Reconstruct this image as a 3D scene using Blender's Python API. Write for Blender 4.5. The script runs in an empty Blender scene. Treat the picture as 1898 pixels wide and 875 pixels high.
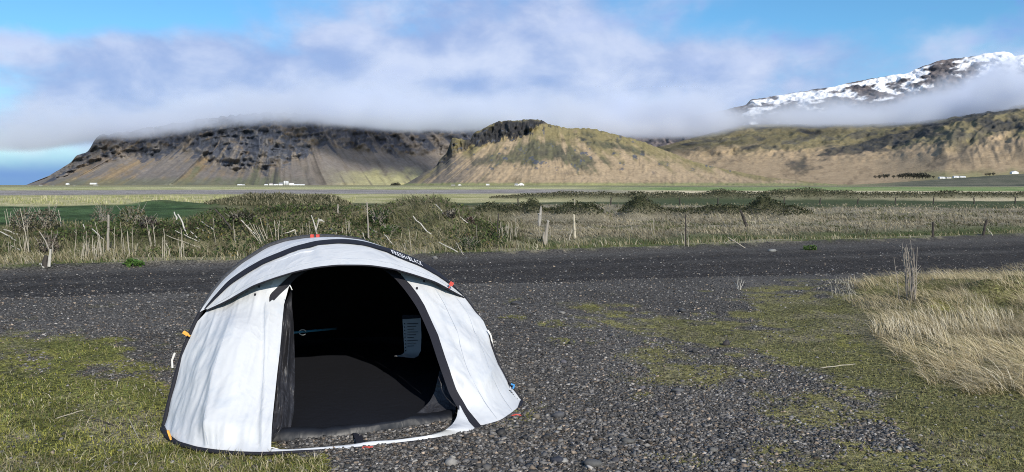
import bpy, bmesh, math, random
import numpy as np
from mathutils import Vector, Matrix

random.seed(7)
RNG = np.random.default_rng(11)
SC = bpy.context.scene
COL = SC.collection

# ------------------------------------------------------------------ camera, sky, sun, exposure
CAM_H = 1.55                       # eye height in metres
FPX = 1450.0                       # focal length measured on the 1898 px wide photograph
PITCH = math.atan(94.5 / FPX)
cam_data = bpy.data.cameras.new('camera')
cam_data.sensor_fit = 'HORIZONTAL'
cam_data.sensor_width = 36.0
cam_data.lens = 36.0 * FPX / 1898.0
cam_data.clip_start = 0.05
cam_data.clip_end = 120000.0
cam = bpy.data.objects.new('camera', cam_data)
cam.location = (0, 0, CAM_H)
cam.rotation_euler = (math.pi / 2 - PITCH, 0, 0)
COL.objects.link(cam)
SC.camera = cam

SUN_EL = math.radians(29.0)
SUN_H = Vector((0.42, -0.907)).normalized()      # horizontal direction towards the sun
sun_data = bpy.data.lights.new('sun', 'SUN')
sun_data.energy = 5.0
sun_data.angle = math.radians(0.5)
sun_data.color = (1.0, 0.93, 0.82)
sun = bpy.data.objects.new('sun', sun_data)
to_sun = Vector((SUN_H.x * math.cos(SUN_EL), SUN_H.y * math.cos(SUN_EL), math.sin(SUN_EL)))
sun.rotation_euler = to_sun.to_track_quat('Z', 'Y').to_euler()
sun.location = (20, -40, 40)
COL.objects.link(sun)

SC.view_settings.view_transform = 'Standard'
SC.view_settings.look = 'None'
SC.view_settings.exposure = 0.0
SC.view_settings.gamma = 1.0
SC.view_settings.use_curve_mapping = False
SC.render.engine = 'CYCLES'
SC.cycles.use_denoising = True
SC.cycles.denoising_input_passes = 'RGB_ALBEDO_NORMAL'
SC.cycles.denoising_prefilter = 'NONE'
SC.cycles.filter_width = 1.0
SC.cycles.sample_clamp_indirect = 4.0
SC.cycles.max_bounces = 8
SC.cycles.diffuse_bounces = 3
SC.cycles.volume_bounces = 8
SC.cycles.transparent_max_bounces = 8
SC.cycles.use_adaptive_sampling = True
SC.cycles.adaptive_threshold = 0.01


class NT:
    """small helper round a node tree"""
    def __init__(self, tree):
        self.t = tree
        self.n = tree.nodes
        self.l = tree.links

    def node(self, kind, **kw):
        nd = self.n.new(kind)
        for k, v in kw.items():
            setattr(nd, k, v)
        return nd

    def put(self, sock, v):
        if v is None:
            return
        if isinstance(v, bpy.types.NodeSocket):
            self.l.new(v, sock)
        elif isinstance(v, (tuple, list)) and sock.type == 'RGBA' and len(v) == 3:
            sock.default_value = (*v, 1.0)
        else:
            sock.default_value = v

    def math(self, op, a, b=None, c=None, clamp=False):
        nd = self.node('ShaderNodeMath', operation=op, use_clamp=clamp)
        self.put(nd.inputs[0], a)
        self.put(nd.inputs[1], b)
        self.put(nd.inputs[2], c)
        return nd.outputs[0]

    def sstep(self, v, lo, hi, a=0.0, b=1.0):
        nd = self.node('ShaderNodeMapRange', interpolation_type='SMOOTHSTEP')
        self.put(nd.inputs[0], v)
        self.put(nd.inputs[1], lo)
        self.put(nd.inputs[2], hi)
        self.put(nd.inputs[3], a)
        self.put(nd.inputs[4], b)
        return nd.outputs[0]

    def mix(self, f, a, b, blend='MIX'):
        nd = self.node('ShaderNodeMix', data_type='RGBA', blend_type=blend)
        self.put(nd.inputs[0], f)
        self.put(nd.inputs[6], a)
        self.put(nd.inputs[7], b)
        return nd.outputs[2]

    def noise(self, vec, scale, detail=3.0, rough=0.5, dist=0.0):
        nd = self.node('ShaderNodeTexNoise')
        self.put(nd.inputs['Vector'], vec)
        self.put(nd.inputs['Scale'], scale)
        nd.inputs['Detail'].default_value = detail
        nd.inputs['Roughness'].default_value = rough
        nd.inputs['Distortion'].default_value = dist
        return nd.outputs[0]

    def combine(self, x, y, z):
        nd = self.node('ShaderNodeCombineXYZ')
        self.put(nd.inputs[0], x)
        self.put(nd.inputs[1], y)
        self.put(nd.inputs[2], z)
        return nd.outputs[0]


# world: Nishita sky with a high broken cloud layer
world = bpy.data.worlds.new('World')
SC.world = world
world.use_nodes = True
w = NT(world.node_tree)
w.n.clear()
sky = w.node('ShaderNodeTexSky', sky_type='NISHITA', sun_disc=False)
sky.sun_elevation = SUN_EL
sky.sun_rotation = math.atan2(SUN_H.x, SUN_H.y)
sky.air_density = 1.0
sky.dust_density = 0.3
sky.ozone_density = 3.0
tc = w.node('ShaderNodeTexCoord')
sep = w.node('ShaderNodeSeparateXYZ')
w.l.new(tc.outputs['Generated'], sep.inputs[0])
dx, dy, dz = sep.outputs
hyp = w.math('SQRT', w.math('ADD', w.math('MULTIPLY', dx, dx), w.math('MULTIPLY', dy, dy)))
az = w.math('ARCTAN2', dx, dy)                 # 0 = along the view, + to the right
el = w.math('ARCTAN2', dz, hyp)
SKY_S = 0.11
tint = w.mix(1.0, sky.outputs[0], (0.66, 1.08, 1.28), 'MULTIPLY')
v3 = w.node('ShaderNodeVectorMath', operation='MULTIPLY')
w.l.new(tc.outputs['Generated'], v3.inputs[0])
v3.inputs[1].default_value = (1.0, 1.0, 1.7)
dirv = v3.outputs[0]
n1 = w.noise(dirv, 4.2, 6.0, 0.55, 0.15)        # big soft masses
n2 = w.noise(dirv, 8.5, 6.0, 0.56, 0.2)        # their light and shade
n3 = w.noise(dirv, 17.0, 5.0, 0.6, 0.2)       # torn edges


def blob(px, py, sx, sy, amp):
    """a mass of cloud at a bearing and height in the sky"""
    a0, e0 = math.atan((px - 949.0) / FPX), (343.0 - py) / FPX
    a_ = w.math('DIVIDE', w.math('SUBTRACT', az, a0), sx / FPX)
    e_ = w.math('DIVIDE', w.math('SUBTRACT', el, e0), sy / FPX)
    r2 = w.math('ADD', w.math('MULTIPLY', a_, a_), w.math('MULTIPLY', e_, e_))
    return w.math('MULTIPLY', w.math('EXPONENT', w.math('MULTIPLY', r2, -1.0)), amp)


def total(*v):
    t = v[0]
    for q in v[1:]:
        t = w.math('ADD', t, q)
    return t


masses = total(blob(640, 150, 520, 95, 0.30), blob(1010, 150, 330, 85, 0.30), blob(150, 150, 240, 40, 0.16), blob(190, 235, 170, 45, 0.26), blob(820, 20, 260, 40, 0.12),
               blob(1290, 150, 120, 38, 0.17), blob(150, 60, 300, 30, -0.22), blob(470, 20, 130, 24, -0.12), blob(1500, 60, 260, 60, -0.16), blob(1620, 20, 160, 50, -0.08), blob(20, 215, 70, 40, -0.12))
cov = total(n1, w.math('MULTIPLY', w.math('SUBTRACT', n3, 0.5), 0.22), masses)
cm = w.sstep(cov, 0.38, 0.74)
lit = total(w.math('MULTIPLY', n2, 1.0), blob(960, 130, 120, 34, 0.22), blob(730, 200, 130, 22, 0.20), blob(850, 165, 90, 20, -0.16), blob(540, 210, 200, 26, 0.08), blob(200, 250, 130, 30, -0.14), blob(1230, 215, 200, 40, -0.06))
white = w.mix(w.sstep(lit, 0.33, 0.72), (3.1, 4.15, 7.0), (6.3, 6.9, 8.7))
c1 = w.mix(w.math('MULTIPLY', cm, 0.92), tint, white)
# thin blue scraps of cloud in front of the clear sky
scr = total(w.math('MULTIPLY', w.math('SUBTRACT', n3, 0.5), 0.9), w.math('SUBTRACT', n2, 0.5), blob(1475, 95, 70, 26, 0.32), blob(1290, 135, 75, 26, 0.20), blob(1800, 25, 130, 45, 0.34), blob(1560, 165, 120, 20, 0.12), blob(60, 8, 120, 24, 0.34), blob(1130, 50, 120, 22, 0.22), blob(1890, 100, 60, 40, 0.25))
wisp = w.sstep(scr, 0.10, 0.42)
wisp = w.math('MULTIPLY', wisp, w.math('SUBTRACT', 1.0, w.math('MULTIPLY', cm, 0.75)))
c2 = w.mix(w.math('MULTIPLY', wisp, 0.75), c1, (1.8, 3.3, 7.5))
# far rain-blue bank low on the horizon, bright gap above it
low = w.sstep(w.math('ADD', el, w.math('MULTIPLY', w.math('SUBTRACT', n3, 0.5), 0.012)), 0.012, 0.040, 1.0, 0.0)
gap = w.math('MULTIPLY', w.sstep(w.math('ABSOLUTE', w.math('SUBTRACT', el, 0.040)), 0.0, 0.022, 0.62, 0.0), w.sstep(n2, 0.35, 0.6, 0.5, 1.0))
c3 = w.mix(gap, c2, (6.9, 8.0, 9.0))
c4 = w.mix(w.math('MULTIPLY', low, 0.86), c3, (1.35, 2.75, 6.1))
bg = w.node('ShaderNodeBackground')
w.put(bg.inputs[0], c4)
bg.inputs[1].default_value = SKY_S
wo = w.node('ShaderNodeOutputWorld')
w.l.new(bg.outputs[0], wo.inputs[0])
try:
    world.cycles.sampling_method = 'AUTOMATIC'
except Exception:
    pass

# ------------------------------------------------------------------ geometry helpers
CP, SP = math.cos(PITCH), math.sin(PITCH)


def ray(px, py):
    a = (px - 949.0) / FPX
    b = (437.5 - py) / FPX
    return np.array([a, CP + b * SP, -SP + b * CP])


def at(px, py, Y):
    d = ray(px, py)
    return np.array([0, 0, CAM_H]) + d * (Y / d[1])


def gz(px, py, z=0.0):
    d = ray(px, py)
    return np.array([0, 0, CAM_H]) + d * ((z - CAM_H) / d[2])


def to_px(x, y, z=0.0):
    """layout helper: where a ground point sits on the photograph (used to lay out zones of soil)"""
    zc = y * CP - (z - CAM_H) * SP
    zc = np.maximum(zc, 0.05)
    yc = y * SP + (z - CAM_H) * CP
    return 949.0 + FPX * x / zc, 437.5 - FPX * yc / zc


def _hash(ix, iy, seed):
    n = (ix.astype(np.int64) * 374761393 + iy.astype(np.int64) * 668265263 + seed * 1442695041) & 0x7fffffff
    n = ((n ^ (n >> 13)) * 1274126177) & 0x7fffffff
    n = ((n ^ (n >> 16)) * 974126177) & 0x7fffffff
    return ((n ^ (n >> 15)) & 0xffffff) / float(0xffffff)


def vnoise(x, y, seed=0):
    x = np.asarray(x, float)
    y = np.asarray(y, float)
    ix = np.floor(x)
    iy = np.floor(y)
    fx, fy = x - ix, y - iy
    ix = ix.astype(np.int64)
    iy = iy.astype(np.int64)
    ux = fx * fx * fx * (fx * (fx * 6 - 15) + 10)
    uy = fy * fy * fy * (fy * (fy * 6 - 15) + 10)
    a = _hash(ix, iy, seed)
    b = _hash(ix + 1, iy, seed)
    c = _hash(ix, iy + 1, seed)
    d = _hash(ix + 1, iy + 1, seed)
    return (a + (b - a) * ux) * (1 - uy) + (c + (d - c) * ux) * uy


def fbm(x, y, seed=0, oct=4, gain=0.5, lac=2.03):
    """about -1 .. 1"""
    s, a, t = 0.0, 1.0, 0.0
    for o in range(oct):
        s = s + a * (vnoise(x, y, seed + o * 17) * 2 - 1)
        t += a
        a *= gain
        x = np.asarray(x) * lac + 13.7
        y = np.asarray(y) * lac - 7.1
    return s / t * 1.5


def ridged(x, y, seed=0, oct=4):
    s, a, t = 0.0, 1.0, 0.0
    for o in range(oct):
        s = s + a * (1 - np.abs(vnoise(x, y, seed + o * 31) * 2 - 1))
        t += a
        a *= 0.5
        x = np.asarray(x) * 2.05 + 3.3
        y = np.asarray(y) * 2.05 + 9.1
    return s / t


def sm(v, lo, hi):
    t = np.clip((np.asarray(v, float) - lo) / (hi - lo), 0, 1)
    return t * t * (3 - 2 * t)


def mesh_np(name, V, T, cols=None, uv=None, smooth=False, quads=False):
    """mesh from numpy arrays, T of triangles or quads, per-vertex colours in 'col'"""
    V = np.ascontiguousarray(V, np.float32)
    T = np.ascontiguousarray(T, np.int32)
    k = T.shape[1]
    me = bpy.data.meshes.new(name)
    me.vertices.add(len(V))
    me.vertices.foreach_set('co', V.ravel())
    me.loops.add(T.size)
    me.loops.foreach_set('vertex_index', T.ravel())
    me.polygons.add(len(T))
    me.polygons.foreach_set('loop_start', np.arange(0, T.size, k, dtype=np.int32))
    me.polygons.foreach_set('loop_total', np.full(len(T), k, np.int32))
    if smooth:
        me.polygons.foreach_set('use_smooth', np.ones(len(T), bool))
    if cols is not None:
        at_ = me.attributes.new('col', 'FLOAT_COLOR', 'POINT')
        c = np.ones((len(V), 4), np.float32)
        c[:, :3] = cols
        at_.data.foreach_set('color', c.ravel())
    me.update(calc_edges=True)
    return me


def grid_faces(r, c, wrap=False):
    i = np.arange(r - 1)[:, None]
    j = np.arange(c - 1 if not wrap else c)[None, :]
    a = i * c + j
    b = i * c + (j + 1) % c
    return np.stack([a, b, b + c, a + c], -1).reshape(-1, 4)


class MB:
    """collects shapes into one mesh"""
    def __init__(self):
        self.v, self.f, self.n = [], [], 0

    def add(self, V, F):
        V = np.asarray(V, float).reshape(-1, 3)
        self.v.append(V)
        self.f += [tuple(int(i) + self.n for i in q) for q in F]
        self.n += len(V)

    def tube(self, pts, radii, sides=6, cap=True, flat=1.0):
        pts = [np.asarray(p, float) for p in pts]
        n = len(pts)
        if np.isscalar(radii):
            radii = [radii] * n
        tang = []
        for i in range(n):
            t = pts[min(i + 1, n - 1)] - pts[max(i - 1, 0)]
            tang.append(t / (np.linalg.norm(t) + 1e-9))
        ref = np.array([0.31, 0.2, 0.93])
        if abs(np.dot(ref, tang[0])) > 0.9:
            ref = np.array([0.93, 0.2, 0.31])
        u = np.cross(tang[0], ref)
        u /= np.linalg.norm(u)
        V = []
        for i in range(n):
            u = u - tang[i] * np.dot(u, tang[i])
            u /= np.linalg.norm(u) + 1e-9
            v = np.cross(tang[i], u)
            for k in range(sides):
                a = 2 * math.pi * k / sides
                V.append(pts[i] + radii[i] * (math.cos(a) * u + flat * math.sin(a) * v))
        F = []
        for i in range(n - 1):
            for k in range(sides):
                k2 = (k + 1) % sides
                F.append((i * sides + k, i * sides + k2, (i + 1) * sides + k2, (i + 1) * sides + k))
        if cap:
            F.append(tuple(range(sides))[::-1])
            F.append(tuple((n - 1) * sides + k for k in range(sides)))
        self.add(V, F)

    def box(self, c, s, rot=None):
        """box with clipped vertical edges"""
        x, y, z = (q / 2 for q in s)
        b = min(x, y, z) * 0.25
        P = []
        for zz, k in ((-z, b), (-z + b, 0), (z - b, 0), (z, b)):
            for ax, ay in ((-1, -1), (1, -1), (1, 1), (-1, 1)):
                P.append((ax * (x - k), ay * (y - k), zz))
        P = np.array(P)
        if rot is not None:
            P = P @ np.array(rot).T
        P = P + np.asarray(c)
        F = [(3, 2, 1, 0), (12, 13, 14, 15)]
        for l in range(3):
            for k in range(4):
                k2 = (k + 1) % 4
                F.append((l * 4 + k, l * 4 + k2, l * 4 + 4 + k2, l * 4 + 4 + k))
        self.add(P, F)

    def grid(self, P, flip=False):
        r, c = P.shape[:2]
        F = grid_faces(r, c)
        if flip:
            F = F[:, ::-1]
        self.add(P.reshape(-1, 3), F)

    def build(self, name, mat, parent=None, smooth=False, origin=None):
        V = np.concatenate(self.v)
        o = np.zeros(3)
        if parent is not None:
            o = np.array(root_loc(parent))
        elif origin is not None:
            o = np.asarray(origin, float)
        me = bpy.data.meshes.new(name)
        me.from_pydata((V - o).tolist(), [], self.f)
        if smooth:
            me.polygons.foreach_set('use_smooth', np.ones(len(me.polygons), bool))
        me.materials.append(mat)
        ob = bpy.data.objects.new(name, me)
        COL.objects.link(ob)
        if parent is not None:
            ob.parent = parent
        elif origin is not None:
            ob.location = o
        return ob


def root_loc(o):
    v = Vector(o.location)
    while o.parent is not None:
        o = o.parent
        v = v + Vector(o.location)
    return v


def link(name, me, mat, parent=None):
    if mat is not None:
        me.materials.append(mat)
    ob = bpy.data.objects.new(name, me)
    COL.objects.link(ob)
    if parent is not None:
        ob.parent = parent
    return ob


def tag(o, label, cat, group=None, kind=None):
    o['label'] = label
    if cat:
        o['category'] = cat
    if group:
        o['group'] = group
    if kind:
        o['kind'] = kind
    return o


def empty(name, loc, label, cat, group=None):
    o = bpy.data.objects.new(name, None)
    o.location = Vector([float(q) for q in loc])
    o.empty_display_size = 0.2
    COL.objects.link(o)
    return tag(o, label, cat, group)


# ------------------------------------------------------------------ materials
def mat_new(name):
    m = bpy.data.materials.new(name)
    m.use_nodes = True
    t = NT(m.node_tree)
    t.n.clear()
    out = t.node('ShaderNodeOutputMaterial')
    bs = t.node('ShaderNodeBsdfPrincipled')
    t.l.new(bs.outputs[0], out.inputs[0])
    return m, t, bs, out


def mat_basic(name, col, rough=0.7, nscale=30.0, var=0.25, bump=0.0, spec=0.4, stretch=(1, 1, 1)):
    m, t, bs, out = mat_new(name)
    tcn = t.node('ShaderNodeTexCoord')
    mp = t.node('ShaderNodeMapping')
    mp.inputs['Scale'].default_value = stretch
    t.l.new(tcn.outputs['Object'], mp.inputs[0])
    n = t.noise(mp.outputs[0], nscale, 4.0, 0.6)
    c = t.mix(n, tuple(q * (1 - var) for q in col), tuple(min(1, q * (1 + var)) for q in col))
    t.put(bs.inputs['Base Color'], c)
    bs.inputs['Roughness'].default_value = rough
    bs.inputs['Specular IOR Level'].default_value = spec
    if bump:
        b = t.node('ShaderNodeBump')
        b.inputs['Strength'].default_value = bump
        b.inputs['Distance'].default_value = 0.004
        t.l.new(n, b.inputs['Height'])
        t.l.new(b.outputs[0], bs.inputs['Normal'])
    return m


def mat_leaf(name, trans=0.25):
    m, t, bs, out = mat_new(name)
    a = t.node('ShaderNodeAttribute', attribute_name='col')
    t.l.new(a.outputs['Color'], bs.inputs['Base Color'])
    bs.inputs['Roughness'].default_value = 0.65
    bs.inputs['Specular IOR Level'].default_value = 0.25
    tr = t.node('ShaderNodeBsdfTranslucent')
    t.l.new(a.outputs['Color'], tr.inputs[0])
    mx = t.node('ShaderNodeMixShader')
    mx.inputs[0].default_value = trans
    t.l.new(bs.outputs[0], mx.inputs[1])
    t.l.new(tr.outputs[0], mx.inputs[2])
    t.l.new(mx.outputs[0], out.inputs[0])
    return m


def mat_stone():
    m, t, bs, out = mat_new('stone_rock')
    a = t.node('ShaderNodeAttribute', attribute_name='col')
    tcn = t.node('ShaderNodeTexCoord')
    n = t.noise(tcn.outputs['Object'], 90.0, 3.0, 0.65)
    c = t.mix(1.0, a.outputs['Color'], t.mix(n, (0.6, 0.6, 0.6), (1.4, 1.4, 1.4)), 'MULTIPLY')
    t.put(bs.inputs['Base Color'], c)
    bs.inputs['Roughness'].default_value = 0.72
    bs.inputs['Specular IOR Level'].default_value = 0.35
    return m


M_LEAF = mat_leaf('grass_blade')
M_DRY = mat_leaf('dry_straw', 0.15)
M_STONE = mat_stone()
M_WOOD = mat_basic('weathered_wood', (0.30, 0.27, 0.23), 0.85, 18.0, 0.45, 0.5, 0.2, (1, 1, 0.15))
M_PALEWOOD = mat_basic('pale_timber', (0.48, 0.43, 0.33), 0.8, 18.0, 0.3, 0.4, 0.2, (1, 1, 0.12))
M_DARKWOOD = mat_basic('dark_wet_wood', (0.055, 0.048, 0.042), 0.85, 22.0, 0.4, 0.5, 0.2, (1, 1, 0.15))
M_STALK = mat_basic('dead_stalk', (0.36, 0.325, 0.26), 0.8, 9.0, 0.4, 0.0, 0.2)
M_STICK = mat_basic('bleached_stick', (0.46, 0.435, 0.385), 0.8, 12.0, 0.3, 0.0, 0.2)
# ------------------------------------------------------------------ the lie of the land
def road_edges(x):
    xc = np.clip(x, -26, 60)
    return 12.4 + 0.242 * xc, 17.9 + 0.384 * xc


BANK_PX = [-600, 0, 200, 350, 480, 600, 690, 735, 770, 815, 850, 900, 960, 1010]
BANK_Z = [0.42, 0.40, 0.46, 0.50, 0.68, 0.80, 0.88, 1.10, 1.22, 1.10, 0.82, 0.42, 0.15, 0.0]


def H(x, y):
    x = np.asarray(x, float)
    y = np.asarray(y, float)
    r = np.hypot(x, y)
    yy = np.maximum(y, 0.5)
    px = 949.0 + FPX * x / yy
    front = sm(y, 0.0, 3.0)
    z = 0.012 * fbm(x * 1.6, y * 1.6, 3) + 0.025 * fbm(x * 0.35, y * 0.35, 5)
    z = z * (1 - sm(r, 200, 600))
    yn, yf = road_edges(x)
    t = (y - yn) / (yf - yn)
    onroad = sm(t, -0.03, 0.05) * (1 - sm(t, 0.93, 1.02))
    z = z * (1 - 0.6 * onroad) - 0.05 * onroad
    tr = np.exp(-((t - 0.30) / 0.07) ** 2) + np.exp(-((t - 0.68) / 0.07) ** 2)
    z = z - 0.025 * tr * onroad
    z = z + 0.05 * np.exp(-((t - 1.03) / 0.03) ** 2) * (0.6 + 0.6 * vnoise(x * 1.7, y * 1.7, 9))
    # tussocky knoll on the right
    kn = np.exp(-((x - 7.4) / 2.3) ** 2 - ((y - 10.4) / 1.7) ** 2) * front
    z = z + kn * (0.14 + 0.17 * fbm(x * 1.2, y * 1.2, 28, 3))
    z = z + 0.07 * np.exp(-((x - 5.2) / 1.2) ** 2 - ((y - 7.4) / 0.9) ** 2)
    # turf bank beyond the road
    s = y - yf
    hb = np.interp(px, BANK_PX, BANK_Z)
    wob = 0.8 * fbm(x * 0.22, y * 0.1, 21)
    bump = sm(s + wob, 1.6, 6.2) * (1 - sm(s + wob, 7.6, 12.5))
    z = z + hb * bump * (1 + 0.22 * fbm(x * 0.55, y * 0.55, 23, 3))
    near_bank = sm(s, 0.5, 3) * (1 - sm(s, 40, 60))
    z = z + near_bank * 0.07 * fbm(x * 1.1, y * 1.1, 25, 3)
    # shallow ditch on the right, beyond the verge
    ditch = sm(px, 930, 1020) * np.exp(-((s - 3.2) / 1.3) ** 2)
    z = z - 0.16 * ditch
    # heathy hummocks in the dry field
    def hum(p, d, wp, wd, hz):
        return hz * np.exp(-((px - p) / wp) ** 2 - ((y - d) / wd) ** 2)
    rough = 1 + 0.3 * fbm(x * 0.9, y * 0.9, 31, 3)
    hm = (hum(985, 37, 16, 1.6, 0.62) + hum(955, 37, 60, 2.0, 0.42) + hum(1065, 36, 46, 2.0, 0.62) + hum(1100, 35.5, 22, 1.6, 0.30)
          + hum(1180, 37, 30, 1.8, 0.78) + hum(1225, 37, 36, 1.8, 0.32) + hum(1300, 36, 44, 1.8, 0.42) + hum(1355, 35, 36, 1.8, 0.48)
          + hum(1420, 36, 30, 2.0, 0.92) + hum(1470, 34.5, 36, 2.0, 0.5) + hum(900, 38, 40, 2.0, 0.35))
    z = z + hm * rough
    # row of turf heaps across the far side of the field
    berm = np.exp(-((y - (80 + 0.06 * x)) / 3.2) ** 2) * sm(px, 860, 1010)
    z = z + berm * (0.72 + 0.30 * fbm(x * 0.32, y * 0.12, 37, 3))
    mleft = hum(500, 58, 95, 4, 0.80) + hum(600, 56, 36, 3.5, 0.55) + hum(618, 52, 13, 2, 0.45) + hum(300, 62, 50, 3, 0.35)
    z = z + mleft * rough
    # the plain lifts towards the farm on the right
    z = z + 46.0 * sm(px, 1500, 2000) * sm(y, 900, 2900) * front
    return z * front


def GT(px, py):
    """where the ray through a pixel of the photograph meets the terrain"""
    d = ray(px, py)
    ts = np.concatenate([np.linspace(2.0, 60, 4000), np.geomspace(60, 6000, 4000)])
    X, Y, Z = d[0] * ts, d[1] * ts, CAM_H + d[2] * ts
    below = np.nonzero(Z < H(X, Y))[0]
    i = below[0] if len(below) else len(ts) - 1
    return np.array([X[i], Y[i], float(H(X[i], Y[i]))])


def ell(px, py, cx, cy, rx, ry, ang=0.0):
    c, s = math.cos(ang), math.sin(ang)
    u = ((px - cx) * c + (py - cy) * s) / rx
    v = (-(px - cx) * s + (py - cy) * c) / ry
    return np.exp(-(u * u + v * v))


def grassiness(x, y):
    """0 = bare gravel, 1 = turf, on the near side of the road"""
    px, py = to_px(x, y)
    yn, yf = road_edges(x)
    L = np.interp(px, [-800, 0, 200, 300, 450, 520, 600, 660], [640, 668, 690, 705, 790, 812, 846, 905])
    g = sm(py - L, -28, 40)
    g = np.maximum(g, 1.0 * ell(px, py, 165, 648, 100, 30))
    g = np.maximum(g, 0.55 * ell(px, py, 130, 690, 240, 34))
    g = np.maximum(g, 0.50 * ell(px, py, 40, 640, 130, 26))
    g = np.maximum(g, 0.45 * ell(px, py, 300, 640, 60, 16))
    r = 0.95 * ell(px, py, 1330, 615, 230, 30, 0.12)
    r = np.maximum(r, 1.0 * ell(px, py, 1520, 590, 150, 60))
    r = np.maximum(r, 1.0 * ell(px, py, 1640, 620, 200, 70))
    r = np.maximum(r, sm(px - np.interp(py, [480, 520, 560, 640, 700, 760, 820, 900], [1690, 1590, 1500, 1420, 1480, 1610, 1660, 1760]), -60, 90))
    r = np.maximum(r, 0.44 * sm(px, 1330, 1480) * sm(py, 660, 720) + 0.0 * py)
    r = np.maximum(r, 0.30 * sm(px, 1030, 1250) * sm(py, 560, 600) * (1 - sm(py, 680, 760)))
    r = r * (1 - 0.55 * ell(px, py, 1520, 725, 120, 26, 0.15)) * (1 - 0.35 * ell(px, py, 1580, 810, 150, 22, 0.1))
    r = np.maximum(r, 0.4 * ell(px, py, 1120, 608, 90, 14))
    g = np.maximum(g, r * (px > 1000))
    g = g * sm(yn - y, -0.1, 1.0)
    return g


def turf_cover(x, y):
    """grassiness broken up into patches"""
    g = grassiness(x, y)
    e = sm(g, 0.02, 0.3)
    k = 1 - 0.5 * sm(g, .8, 1)
    return np.clip(g + e * k * (0.34 * fbm(x * 4.0, y * 4.0, 43) + 0.34 * fbm(x * 1.5, y * 1.5, 44, 4) + 0.10 * fbm(x * .8, y * .8, 41)), 0, 1)


C = lambda *a: np.array(a, float)
GRAVEL, ROADC = C(0.086, 0.081, 0.075), C(0.043, 0.040, 0.038)
TURF, MOSS, STRAW = C(0.112, 0.116, 0.036), C(0.22, 0.21, 0.058), C(0.36, 0.32, 0.215)


def mixc(a, b, t):
    t = np.asarray(t)[..., None]
    return a * (1 - t) + b * t


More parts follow.
